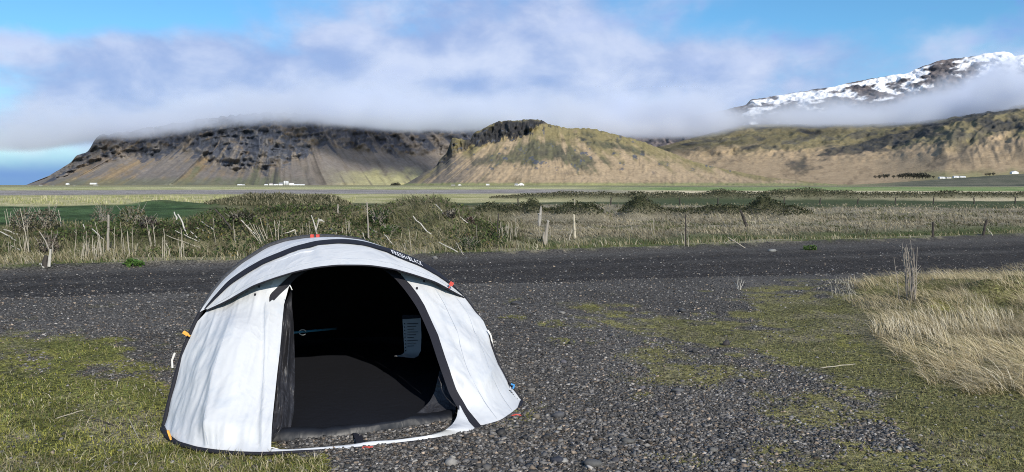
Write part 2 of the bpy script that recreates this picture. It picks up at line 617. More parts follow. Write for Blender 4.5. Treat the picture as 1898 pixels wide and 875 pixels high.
def ground_colour(x, y):
    r = np.hypot(x, y)
    yy = np.maximum(y, 0.5)
    px = 949 + FPX * x / yy
    yn, yf = road_edges(x)
    t = (y - yn) / (yf - yn)
    s = y - yf
    nb = fbm(x * 0.8, y * 0.8, 41)
    nf = fbm(x * 4.0, y * 4.0, 43)
    n1 = vnoise(x * 7, y * 7, 47)
    g = grassiness(x, y)
    g2 = turf_cover(x, y)
    base = mixc(GRAVEL * 0.8, GRAVEL * 1.25, np.clip(0.5 + 0.5 * nb, 0, 1))
    mossy = sm(g2, 0.16, 0.62) * (0.35 + 0.65 * sm(nf + n1, 0.0, 0.7))
    turfy = sm(g2, 0.5, 0.85)
    mo = mixc(MOSS * 0.6, MOSS, n1)
    tu = mixc(TURF * 0.75, mixc(TURF * 1.2, STRAW * 0.55, sm(nb + nf * 0.5, 0.1, 0.9)), np.clip(0.5 + 0.6 * nf, 0, 1))
    rgt = sm(px, 950, 1250) * 0.42
    mo = mixc(mo, C(0.155, 0.135, 0.085), rgt)
    tu = mixc(tu, C(0.125, 0.11, 0.068), rgt)
    c = mixc(base, mo, mossy)
    c = mixc(c, tu, turfy)
    # stray moss cushions in the gravel
    sp = sm(vnoise(x * 2.1, y * 2.1, 53) + 0.35 * vnoise(x * 9, y * 9, 54), 1.05, 1.2) * sm(yn - y, 0.6, 2)
    c = mixc(c, MOSS * 0.9, sp * 0.7)
    # track
    onroad = sm(t, -0.06, 0.06) * (1 - sm(t + 0.02 * nf, 0.97, 1.05))
    wheel = np.exp(-((t - 0.90) / 0.12) ** 2) * 1.0 + np.exp(-((t - 0.5) / 0.07) ** 2) * 0.35 + 0.3 * sm(fbm(t * 16.0, x * .05, 45), .2, .8)
    rc = mixc(np.broadcast_to(ROADC, c.shape) * (0.85 + 0.3 * n1[..., None]), GRAVEL * 1.0, np.clip(wheel + 0.2 * nb, 0, 1))
    c = mixc(c, rc, onroad)
    # beyond the track
    beyond = sm(t + 0.03 * nf, 1.0, 1.06)
    verge = mixc(C(0.10, 0.11, 0.045), STRAW * 0.75, sm(nb + 0.4 * nf, -0.3, 0.5))
    bank = mixc(C(0.080, 0.080, 0.040), C(0.18, 0.165, 0.095), sm(nb + 0.6 * nf, -0.4, 0.7))
    field = mixc(C(0.16, 0.145, 0.10), C(0.29, 0.255, 0.185), np.clip(0.5 + 0.5 * nf + 0.3 * nb, 0, 1))
    ditch = sm(px, 930, 1020) * np.exp(-((s - 3.2) / 1.6) ** 2)
    field = mixc(field, C(0.055, 0.075, 0.028), np.clip(ditch * 1.1, 0, 1))
    left = 1 - sm(px, 900, 1000)
    far = mixc(field, bank, left)
    far = mixc(verge, far, sm(s, 1.6, 3.0))
    # heath on the hummocks
    heath = np.clip(H(x, y) * 2.2 - 0.35, 0, 1) * sm(s, 9, 13)
    far = mixc(far, mixc(C(0.022, 0.028, 0.013), C(0.085, 0.085, 0.045), np.clip(0.45 + 0.6 * nf, 0, 1)), heath * (y < 120))
    # fields, by distance
    w = r * (1 + 0.05 * fbm(px / 160.0, r * 0.0 + 2, 61, 3))
    streak = 0.7 * fbm(px / 90.0, np.log(np.maximum(r, 1)) * 14, 63, 4) + .5 * fbm(px / 22.0, np.log(np.maximum(r, 1)) * 40, 64, 3)
    gl = sm(w, 29, 33) * (1 - sm(px, 330, 470))
    far = mixc(far, C(0.058, 0.096, 0.040) * (0.95 + 0.6 * streak[..., None]), gl * (1 - heath))
    gm = sm(w, 58, 63) * sm(px, 560, 760)
    far = mixc(far, C(0.066, 0.082, 0.042), gm * (1 - heath))
    y1 = sm(w, 66, 72)
    leftc = mixc(C(0.27, 0.27, 0.11), C(0.46, 0.42, 0.24), np.clip(0.5 + 0.8 * streak, 0, 1))
    rightc = mixc(C(0.50, 0.43, 0.28), C(0.62, 0.54, 0.37), np.clip(0.5 + 0.8 * streak, 0, 1))
    rr = sm(px, 980, 1250)
    y1 = np.maximum(y1 * (1 - rr), sm(w, 84, 90) * rr)
    keep = np.exp(-((y - (80 + 0.06 * x)) / 4.0) ** 2) * sm(px, 860, 1010)
    far = mixc(far, mixc(leftc, rightc, rr), y1 * (1 - 0.9 * heath) * (1 - 0.85 * keep))
    sand = sm(w, 135, 150) * (1 - sm(w, 250, 300))
    far = mixc(far, mixc(C(0.22, 0.20, 0.19), C(0.31, 0.285, 0.265), np.clip(0.5 + streak, 0, 1)), sand * (1 - rr))
    gr = sm(w, 215, 240) * rr
    far = mixc(far, mixc(C(0.15, 0.22, 0.085), C(0.28, 0.31, 0.14), np.clip(0.5 + streak, 0, 1)), gr)
    yl = sm(w, 290, 330) * (1 - rr)
    far = mixc(far, mixc(C(0.30, 0.31, 0.13), C(0.50, 0.47, 0.27), np.clip(0.5 + streak, 0, 1)), yl)
    dk = sm(w, 620, 700)
    far = mixc(far, mixc(C(0.05, 0.06, 0.05), C(0.13, 0.125, 0.10), np.clip(0.5 + streak, 0, 1)), dk * (0.65 + 0.35 * rr))
    far = mixc(far, C(0.42, 0.40, 0.22), np.exp(-((w - 900) / 120.0) ** 2) * .7)
    fin = sm(w, 1100, 1500) * (1 - 0.8 * sm(px, 1550, 1700))
    far = mixc(far, C(0.25, 0.235, 0.13), fin)
    c = mixc(c, far, beyond)
    return np.clip(c, 0.004, 0.9)


def build_ground():
    azs = np.concatenate([np.radians(np.linspace(-44, 44, 420)), np.radians(np.linspace(48, 312, 45))])
    rs = np.concatenate([np.geomspace(0.4, 3.8, 12), np.geomspace(4.0, 64, 250), np.geomspace(66, 130, 45), np.geomspace(136, 45000, 70)])
    R, A = np.meshgrid(rs, azs, indexing='ij')
    X, Y = R * np.sin(A), R * np.cos(A)
    Z = H(X, Y)
    V = np.stack([X, Y, Z], -1).reshape(-1, 3)
    F = grid_faces(len(rs), len(azs), wrap=True)[:, ::-1]
    cols = ground_colour(X, Y).reshape(-1, 3)
    me = mesh_np('ground', V, F, cols, smooth=True)
    # close the small hole under the camera
    m, t, bs, out = mat_new('ground_soil')
    a = t.node('ShaderNodeAttribute', attribute_name='col')
    geo = t.node('ShaderNodeNewGeometry')
    pos = geo.outputs['Position']
    n1 = t.noise(pos, 26.0, 4.0, 0.7)
    n2 = t.noise(pos, 110.0, 2.0, 0.6)
    n3 = t.noise(pos, 3.0, 3.0, 0.6)
    vo = t.node('ShaderNodeTexVoronoi', feature='F1')
    t.l.new(pos, vo.inputs['Vector'])
    vo.inputs['Scale'].default_value = 38.0
    f = t.mix(t.sstep(n1, 0.30, 0.72), (0.25, 0.25, 0.25), (1.9, 1.88, 1.84))
    f2 = t.mix(t.sstep(n2, 0.3, 0.75), (0.45, 0.45, 0.45), (1.75, 1.75, 1.75))
    f3 = t.mix(n3, (0.8, 0.8, 0.8), (1.2, 1.2, 1.2))
    c = t.mix(1.0, a.outputs['Color'], f, 'MULTIPLY')
    c = t.mix(1.0, c, f2, 'MULTIPLY')
    c = t.mix(1.0, c, f3, 'MULTIPLY')
    t.put(bs.inputs['Base Color'], c)
    bs.inputs['Roughness'].default_value = 0.9
    bs.inputs['Specular IOR Level'].default_value = 0.04
    hgt = t.math('ADD', t.math('MULTIPLY', n1, 0.6), t.math('MULTIPLY', vo.outputs['Distance'], -0.5))
    b = t.node('ShaderNodeBump')
    b.inputs['Strength'].default_value = 0.7
    b.inputs['Distance'].default_value = 0.03
    t.l.new(hgt, b.inputs['Height'])
    t.l.new(b.outputs[0], bs.inputs['Normal'])
    o = link('ground', me, m)
    o['label'] = 'gravel and turf ground with a dark track, running out into fields to the horizon'
    o['kind'] = 'structure'
    return o


build_ground()


# ------------------------------------------------------------------ mountains
def smooth_interp(x, xp, fp, rad=0.0):
    y = np.interp(x, xp, fp)
    if rad > 0:
        y = (y + np.interp(x - rad, xp, fp) + np.interp(x + rad, xp, fp)) / 3
    return y


def mountain(name, label, pxs, skyline, foot, ridge, prof, relief, colour, ncol=420, nrow=130, beyond=1.35, base_py=343.0):
    """a massif as a height field: columns by bearing, rows from the foot (t=0) over the crest (t=1) to the back.
    h is the height above the plain in units of its own scale (one unit is about 4 m at 6 km)"""
    px = np.linspace(pxs[0], pxs[1], ncol)
    nf = int(nrow * 0.88)
    tt = np.concatenate([np.linspace(0, 1, nf), np.linspace(1, beyond, nrow - nf + 1)[1:]])
    T, PX = np.meshgrid(tt, px, indexing='ij')
    u = (PX - 949) / FPX
    top = base_py - skyline(PX)
    hz = np.where(T <= 1, prof(np.clip(T, 0, 1), PX, top), 1 - 0.25 * (T - 1))
    Df, Dr = foot(PX), ridge(PX)
    Hh = hz * top
    # even spacing in height as well as in depth: rows follow the profile
    D = Df + (Dr - Df) * T
    dd, dh, ex = relief(PX, Hh, T)
    fade = sm(T, 0.0, 0.08) * (1 - 0.6 * sm(T, 0.93, 1.0))
    D = D + dd * fade
    Z = (Hh + dh * fade) / FPX * Dr - 5.0 * (1 - sm(T, 0, 0.04))
    V = np.stack([u * D, D, Z], -1)
    du = np.gradient(V, axis=1)
    dv = np.gradient(V, axis=0)
    N = np.cross(du, dv)
    N /= np.linalg.norm(N, axis=-1, keepdims=True) + 1e-9
    N *= np.sign(N[..., 2:3] + 1e-9)
    cols = colour(PX, Hh, T, N[..., 2], top, ex)
    F = grid_faces(len(tt), ncol)
    me = mesh_np(name, V.reshape(-1, 3), F, np.clip(cols, .005, .95).reshape(-1, 3), smooth=True)
    o = link(name, me, M_HILL)
    o['label'] = label
    o['kind'] = 'structure'
    return o


def mat_hill():
    m, t, bs, out = mat_new('hillside')
    a = t.node('ShaderNodeAttribute', attribute_name='col')
    geo = t.node('ShaderNodeNewGeometry')
    pos = geo.outputs['Position']
    n1 = t.noise(pos, 0.040, 5.0, 0.68)
    n2 = t.noise(pos, 0.009, 4.0, 0.6)
    f = t.mix(n1, (0.5, 0.5, 0.5), (1.5, 1.5, 1.5))
    f2 = t.mix(n2, (0.75, 0.75, 0.72), (1.25, 1.25, 1.28))
    c = t.mix(1.0, a.outputs['Color'], f, 'MULTIPLY')
    c = t.mix(1.0, c, f2, 'MULTIPLY')
    t.put(bs.inputs['Base Color'], c)
    bs.inputs['Roughness'].default_value = 0.95
    bs.inputs['Specular IOR Level'].default_value = 0.1
    b = t.node('ShaderNodeBump')
    b.inputs['Strength'].default_value = 0.7
    b.inputs['Distance'].default_value = 7.0
    t.l.new(n1, b.inputs['Height'])
    t.l.new(b.outputs[0], bs.inputs['Normal'])
    return m


M_HILL = mat_hill()
ROCK, ROCK2 = C(0.068, 0.075, 0.095), C(0.15, 0.14, 0.135)  # ROCK carries a painted blue for distance haze
SCREE, TAN, OLIVE, GREENS = C(0.185, 0.165, 0.148), C(0.34, 0.258, 0.165), C(0.178, 0.150, 0.078), C(0.145, 0.155, 0.095)


def two_slope(t, top, hc, k):
    """height profile: gentle up to hc (fraction of top), k times steeper above it"""
    f = np.clip(hc / top, 0.05, 0.97)
    tc = f / (f + (1 - f) / k)
    low = f * (t / tc) ** 1.18
    up = f + (1 - f) * (1 - (1 - np.clip((t - tc) / (1 - tc), 0, 1)) ** 1.15)
    return np.where(t < tc, low, up)


# --- long flat-topped massif on the left, its crest in the cloud
LM_X = [20, 44, 94, 135, 145, 165, 169, 182, 192, 240, 340, 420, 506, 640, 760, 860, 960, 1060]
LM_Y = [347, 345, 325, 301, 289, 282, 277, 259, 251, 245, 227, 217, 211, 215, 221, 226, 233, 250]
LC_X = [20, 100, 135, 150, 200, 250, 300, 340, 368, 385, 410, 450, 490, 540, 575, 600, 640, 700, 760, 840, 1060]
LC_Y = [30, 12, 18, 33, 42, 46, 53, 60, 58, 42, 30, 22, 24, 40, 56, 68, 66, 56, 50, 52, 52]


def lm_cliff(PX):
    return smooth_interp(PX, LC_X, LC_Y, 8)


def lm_skew(PX, Hh):
    k = np.interp(PX, [100, 250, 400, 520, 600, 750, 900], [-2.2, -1.9, -1.1, -0.1, 0.6, 1.0, 1.0])
    return PX + k * Hh


def lm_relief(PX, Hh, T):
    q = lm_skew(PX, Hh)
    sp = ridged(q / 70.0, Hh / 400.0, 71, 3) - 0.6
    sp2 = ridged(PX / 26.0, Hh / 40.0, 73, 4) - 0.6
    g = fbm(PX / 9.0, Hh / 9.0, 75, 4)
    lay = fbm((PX + 0.5 * Hh) / 34.0, (Hh - .08 * PX + 5 * vnoise(PX / 40.0, PX * 0, 79)) / 5.0, 76, 4)
    cl = sm(Hh - lm_cliff(PX), -4, 8)
    dd = -260 * sp * (1 - 0.4 * cl) - (120 * sp2 + 34 * g + 30 * lay) * (0.12 + cl) - 30 * fbm(q / 12.0, Hh / 80.0, 78, 3) * (1 - cl)
    # the buttress in the middle stands out
    dd = dd - 170 * np.exp(-((PX - 475) / 75) ** 2) * sm(Hh, 10, 60)
    return dd, 1.5 * g * cl, (sp, sp2, g, lay, q)


def lm_prof(t, PX, top):
    return two_slope(t, top, np.minimum(lm_cliff(PX), top * 0.9), 3.2)


def lm_col(PX, Hh, T, nz, top, ex):
    sp, sp2, g, lay, q = ex
    hc = lm_cliff(PX)
    st = fbm(q / 6.0, Hh / 70.0, 81, 4)
    st2 = fbm(q / 22.0, Hh / 120.0, 83, 4)
    iso = fbm(PX / 14.0, Hh / 9.0, 84, 4)
    lw = 1 - sm(PX, 330, 600)
    c = mixc(SCREE * 0.95, TAN * 0.72, sm(st2 + 0.25 * st + .5 * iso, -0.35, 0.65) * (0.2 + 0.8 * lw))
    c = mixc(c, GREENS * 0.9, sm(st2 - 0.3 * iso + 0.25 - 0.02 * Hh, -0.1, 0.5) * sm(PX, 300, 380) * (1 - sm(PX, 480, 590)) * 0.85)
    c = mixc(c, GREENS, (1 - sm(Hh, 4, 16)) * sm(PX, 60, 150) * (1 - sm(PX, 500, 600)) * 0.6)
    c = mixc(c, C(0.34, 0.32, 0.17), (1 - sm(Hh + 8 * iso, 8, 34)) * sm(PX, 575, 700) * 0.9)
    c = mixc(c, SCREE * 0.62, sm(st + .3 * iso, 0.25, 0.8) * sm(PX, 400, 560) * 0.6)
    c = mixc(c, C(0.055, 0.055, 0.058), sm(st2 + .4 * st, 0.35, 0.75) * np.exp(-((PX - 520) / 60) ** 2) * 0.8)
    rk = mixc(ROCK, ROCK2, sm(g + 0.5 * lay, 0.05, 0.8))
    rk = mixc(rk, TAN * 0.5, sm(.6 * lay + 0.9 * iso - 0.5 * sp2, 0.40, 0.9) * 0.6)
    rk = mixc(rk, C(0.19, 0.155, 0.125), np.exp(-((PX - 205) / 42) ** 2) * sm(iso + .3, -.3, .5) * 0.85)
    edge = Hh - hc + 15 * fbm(q / 15.0, Hh / 60.0, 87, 4) + 8 * iso
    band = sm(edge, -2, 4)
    # gullies of scree running up through the crags
    gul = sm(fbm(q / 17.0, Hh / 140.0, 88, 3), 0.28, 0.5) * (1 - sm(edge, 26, 50))
    c = mixc(c, rk, np.clip(band * (1 - 0.8 * gul), 0, 1))
    lump = sm(iso + 0.4 * fbm(PX / 5.0, Hh / 4.0, 89, 3), 0.55, 0.8) * sm(Hh, 14, 30) * sm(PX, 260, 380) * (1 - sm(PX, 560, 620))
    c = mixc(c, ROCK * 1.2, lump * 0.45)
    return c


mountain('mountain_massif', 'long dark flat-topped massif with scree slopes, its crest in the cloud', (20, 1060),
         lambda p: smooth_interp(p, LM_X, LM_Y, 3) + 2.0 * fbm(p / 9.0, p * 0, 91, 3) * sm(p, 120, 190),
         lambda p: np.interp(p, [20, 300, 560, 700, 850, 1060], [5200, 4900, 5000, 5700, 6300, 6500]),
         lambda p: np.interp(p, [20, 170, 300, 560, 700, 850, 1060], [5700, 5900, 6000, 6100, 6900, 7500, 7700]),
         lm_prof, lm_relief, lm_col, 600, 170, 1.3)

# --- steep green hill with a crag, in the middle
CH_X = [735, 751, 809, 815, 829, 839, 849, 862, 871, 877, 889, 910, 927, 977, 1001, 1021, 1051, 1088, 1112, 1146, 1193, 1230, 1280, 1340, 1420, 1520, 1640]
CH_Y = [344, 341, 307, 296, 282, 254, 257, 258, 262, 247, 242, 231, 225, 224, 224, 232, 238, 238, 242, 251, 263, 278, 298, 313, 328, 339, 343]
CC_X = [735, 800, 820, 840, 870, 900, 940, 975, 1000, 1030, 1060, 1100, 1640]
CC_Y = [200, 34, 40, 52, 66, 70, 80, 88, 104, 112, 130, 200, 200]


def ch_cliff(PX):
    return smooth_interp(PX, CC_X, CC_Y, 4)


def ch_skew(PX, Hh):
    k = np.interp(PX, [780, 900, 980, 1060, 1200, 1400], [-1.3, -1.2, -0.4, 0.7, 1.5, 2.0])
    return PX + k * Hh


def ch_relief(PX, Hh, T):
    q = ch_skew(PX, Hh)
    sp = ridged(q / 75.0, Hh / 110.0, 101, 4) - 0.6
    sp2 = ridged(PX / 13.0, Hh / 46.0, 103, 4) - 0.6
    g = fbm(PX / 6.0, Hh / 6.0, 105, 4)
    cl = sm(Hh - ch_cliff(PX), -4, 6)
    crest = np.exp(-((PX - (1068 - 0.72 * Hh)) / 45.0) ** 2) * sm(Hh, 8, 40)
    dd = -62 * sp - (90 * sp2 + 22 * g) * (0.08 + cl) - 60 * crest - 7 * fbm(q / 12.0, Hh / 20., 106, 4)
    return dd, 0.8 * g, (sp, sp2, g, q, cl)


def ch_prof(t, PX, top):
    hc = np.minimum(ch_cliff(PX), top * 0.8)
    return two_slope(t, top, hc, 1.25 + 1.35 * (1 - sm(PX, 960, 1090)) * sm(PX, 780, 830))


def ch_col(PX, Hh, T, nz, top, ex):
    sp, sp2, g, q, cl = ex
    st = fbm(q / 5.0, Hh / 60.0, 107, 4)
    st2 = fbm(q / 20.0, Hh / 70.0, 109, 4)
    iso = fbm(PX / 12.0, Hh / 9.0, 108, 4)
    c = mixc(TAN * 1.08, OLIVE * 1.25, sm(Hh / top + 0.3 * st2 + .15 * iso, 0.38, 0.8))
    c = mixc(c, C(0.255, 0.22, 0.10), sm(Hh / top + 0.25 * iso, 0.8, 1.05) * 0.7)
    c = mixc(c, TAN * 0.66, sm(st * .6 + .6 * iso, 0.15, 0.8) * 0.65)

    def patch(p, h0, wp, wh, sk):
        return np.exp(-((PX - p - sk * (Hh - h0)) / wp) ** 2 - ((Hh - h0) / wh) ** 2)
    d = 1.2 * patch(995, 62, 52, 17, 0.2) + 1.1 * patch(950, 44, 66, 14, 1.7) + 1.2 * patch(1068, 38, 27, 24, -1.2) + 0.7 * patch(1105, 40, 40, 8, -1.6)  # dark patches: vegetation, with cloud shadow painted in
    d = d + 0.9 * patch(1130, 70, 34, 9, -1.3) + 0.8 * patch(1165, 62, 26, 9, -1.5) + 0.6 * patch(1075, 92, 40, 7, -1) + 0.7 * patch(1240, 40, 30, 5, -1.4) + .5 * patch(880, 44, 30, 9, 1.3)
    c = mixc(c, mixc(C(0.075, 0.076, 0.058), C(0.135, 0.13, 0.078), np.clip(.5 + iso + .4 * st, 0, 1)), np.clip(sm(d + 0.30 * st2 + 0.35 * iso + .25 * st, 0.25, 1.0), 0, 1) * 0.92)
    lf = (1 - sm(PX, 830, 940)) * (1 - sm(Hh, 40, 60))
    c = mixc(c, SCREE * 0.75, lf * sm(st + 0.5, 0, 0.6) * 0.8)  # scree, laid on heavier to paint cloud shadow on this flank
    rk = mixc(ROCK * 0.40, ROCK2 * 0.48, sm(g + 0.5 * sp2, 0.2, 0.9))
    rk = mixc(rk, OLIVE * 0.6, sm(iso - .3 * sp2, 0.55, 0.8) * 0.7)
    e = Hh - ch_cliff(PX) + 10 * iso + 7 * st
    band = sm(e, -1, 3) * (1 - sm(Hh / top + 0.05 * iso, 0.97, 1.0) * 0.5)
    c = mixc(c, rk, np.clip(band, 0, 1) * (0.95 - 0.65 * np.exp(-((PX - 850) / 12) ** 2)))
    blk = sm(iso + 0.6 * fbm(PX / 4.0, Hh / 3.0, 113, 3), 0.72, 0.95) * sm(Hh, 14, 30)
    c = mixc(c, ROCK * 1.3, blk * 0.85)
    rim = sm(iso + 0.5 * g, 0.2, 0.6) * sm(Hh / top, 0.62, 0.72) * (1 - sm(Hh / top, 0.86, 0.92)) * sm(PX, 1020, 1060) * (1 - sm(PX, 1240, 1290))
    c = mixc(c, C(0.07, 0.068, 0.05), rim * 0.75)
    c = mixc(c, C(0.22, 0.24, 0.10), (1 - sm(Hh, 1.5, 6)) * 0.8)
    return c


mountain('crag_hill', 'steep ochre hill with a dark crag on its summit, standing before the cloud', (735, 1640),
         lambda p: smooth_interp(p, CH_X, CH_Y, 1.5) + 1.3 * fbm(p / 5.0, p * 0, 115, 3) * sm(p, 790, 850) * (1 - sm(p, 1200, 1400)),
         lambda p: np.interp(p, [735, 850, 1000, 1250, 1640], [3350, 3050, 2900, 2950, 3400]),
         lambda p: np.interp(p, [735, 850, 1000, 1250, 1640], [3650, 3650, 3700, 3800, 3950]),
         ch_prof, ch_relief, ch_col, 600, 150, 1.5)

# --- rolling fells on the right
RH_X = [1080, 1160, 1230, 1262, 1300, 1340, 1380, 1440, 1500, 1600, 1700, 1800, 1898, 2060]
RH_Y = [300, 285, 270, 262, 253, 240, 232, 230, 232, 230, 226, 212, 198, 180]


def rh_relief(PX, Hh, T):
    q = PX - 0.9 * Hh
    k = sm(Hh, 18, 50)
    sp = ridged(q / 120.0, Hh / 60.0, 121, 4) - 0.6
    sp2 = ridged((PX - 2.2 * Hh) / 60.0, Hh / 22.0, 123, 4) - 0.6
    g = fbm(PX / 16.0, Hh / 8.0, 125, 4)
    dd = -(300 * sp + 90 * sp2) * k - 26 * g * (0.15 + k)
    return dd, (1.5 * g + 2.5 * sp2) * k, (sp, sp2, g)


def rh_prof(t, PX, top):
    a = np.interp(t, [0, 0.12, 0.3, 0.45, 0.6, 0.75, 0.9, 1], [0, 0.09, 0.27, 0.42, 0.60, 0.78, 0.93, 1.0])
    b = np.interp(t, [0, 0.10, 0.2, 0.35, 0.5, 0.7, 0.9, 1], [0, 0.11, 0.30, 0.50, 0.66, 0.82, 0.95, 1.0])
    k = sm(PX, 1620, 1780)
    return a * (1 - k) + b * k


def rh_col(PX, Hh, T, nz, top, ex):
    sp, sp2, g = ex
    iso = fbm(PX / 26.0, Hh / 9.0, 127, 4)
    fine = fbm(PX / 9.0, Hh / 4.0, 129, 4)
    dg = fbm((PX - 2.4 * Hh) / 40.0, Hh / 14.0, 130, 4)
    tan = C(0.375, 0.28, 0.175)
    c = mixc(tan, C(0.195, 0.165, 0.092), sm(Hh + 16 * dg, 34, 62))
    c = mixc(c, C(0.235, 0.208, 0.11), sm(dg + .4 * iso, 0.1, 0.8) * sm(Hh, 40, 60) * .6)
    c = mixc(c, C(0.12, 0.11, 0.085), sm(iso + 0.5 * dg, 0.2, 0.65) * sm(Hh, 36, 56) * 0.85)
    c = mixc(c, tan * 0.72, sm(fine + .5 * dg, 0.25, 0.7) * (1 - sm(Hh, 30, 50)) * 0.7)

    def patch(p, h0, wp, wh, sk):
        # lens of moor with cloud shadow painted in, tilted along the slope
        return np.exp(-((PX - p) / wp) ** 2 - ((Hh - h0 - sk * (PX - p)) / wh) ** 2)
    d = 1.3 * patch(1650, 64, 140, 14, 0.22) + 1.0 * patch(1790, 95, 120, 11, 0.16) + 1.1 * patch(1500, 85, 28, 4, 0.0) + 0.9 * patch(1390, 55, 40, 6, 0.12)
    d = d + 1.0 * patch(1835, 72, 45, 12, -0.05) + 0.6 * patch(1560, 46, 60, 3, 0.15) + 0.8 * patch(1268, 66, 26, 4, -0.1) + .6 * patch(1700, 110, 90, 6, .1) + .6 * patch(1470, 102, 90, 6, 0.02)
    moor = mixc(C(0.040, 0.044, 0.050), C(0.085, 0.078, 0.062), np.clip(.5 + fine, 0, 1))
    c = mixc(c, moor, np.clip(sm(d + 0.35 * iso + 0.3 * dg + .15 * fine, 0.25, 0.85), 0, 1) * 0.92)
    rav = sm(ridged((PX + 0.6 * Hh) / 24.0, Hh / 90.0, 131, 3), 0.72, 0.84) * sm(PX, 1700, 1780) * sm(Hh, 12, 24) * (1 - sm(Hh, 60, 80))
    c = mixc(c, C(0.12, 0.105, 0.08), rav * 0.7)
    c = mixc(c, C(0.20, 0.21, 0.09), (1 - sm(Hh + 3 * iso, 6, 16)) * sm(PX, 1640, 1760) * 0.7)
    return c


mountain('rolling_fells', 'tan rolling fells with bands of dark moor and painted cloud shadow rising to the right under the cloud', (1080, 2060),
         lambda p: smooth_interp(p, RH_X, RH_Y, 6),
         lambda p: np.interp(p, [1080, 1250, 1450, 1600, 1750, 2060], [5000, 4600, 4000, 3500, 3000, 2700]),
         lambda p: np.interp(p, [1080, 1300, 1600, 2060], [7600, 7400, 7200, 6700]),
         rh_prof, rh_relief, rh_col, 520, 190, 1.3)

# --- snow mountain above the cloud
SM_X = [1150, 1250, 1320, 1378, 1388, 1464, 1539, 1594, 1673, 1704, 1741, 1772, 1806, 1848, 1858, 1868, 1898, 1960, 2150]
SM_Y = [232, 222, 210, 196, 186, 174, 162, 150, 138, 125, 113, 110, 104, 99, 100, 107, 103, 92, 110]


def sn_relief(PX, Hh, T):
    q = PX - 1.6 * Hh
    sp = ridged((PX + 1.5 * Hh) / 60.0, Hh / 60.0, 131, 4) - 0.6
    sp2 = ridged((PX + 1.2 * Hh) / 20.0, Hh / 22.0, 133, 4) - 0.6
    g = fbm(PX / 8.0, Hh / 6.0, 135, 4)
    return -(260 * sp + 110 * sp2 + 40 * g), 1.0 * g, (sp, sp2, g)


def sn_col(PX, Hh, T, nz, top, ex):
    sp, sp2, g = ex
    dep = top - Hh                                   # depth below the crest
    st = fbm((PX + 2.6 * Hh) / 46.0, (Hh - 0.35 * PX) / 11.0, 137, 4)
    st2 = fbm((PX + 1.5 * Hh) / 12.0, (Hh - 0.3 * PX) / 6.0, 139, 4)
    s = 0.74 - 0.0155 * dep + 0.75 * st + 0.22 * st2 + 0.5 * sm(PX, 1790, 1850) - 0.35 * np.exp(-((PX - 1735) / 35) ** 2)
    s = s + 0.7 * np.exp(-((dep - 8) / 6) ** 2) * sm(PX, 1560, 1600) * (1 - sm(PX, 1660, 1690)) - 0.5 * np.exp(-(dep / 2.5) ** 2) * (1 - sm(PX, 1790, 1850))
    s = s - 1.4 * (1 - sm(PX, 1330, 1385))
    snow = 0.92 * sm(s, 0.10, 0.58)
    rock = mixc(C(0.060, 0.060, 0.070), C(0.17, 0.145, 0.14), np.clip(.5 + .7 * st2, 0, 1))
    return mixc(rock, C(0.88, 0.89, 0.91), snow)


mountain('snow_mountain', 'snow-streaked high mountain rising out of the cloud on the right', (1150, 2150),
         lambda p: smooth_interp(p, SM_X, SM_Y, 2) + 0.8 * fbm(p / 7.0, p * 0, 141, 3),
         lambda p: np.full_like(p, 8800.0), lambda p: np.full_like(p, 11500.0),
         lambda t, P, top: np.interp(t, [0, 0.4, 0.8, 1], [0, 0.42, 0.84, 1]), sn_relief, sn_col, 480, 150, 1.5)
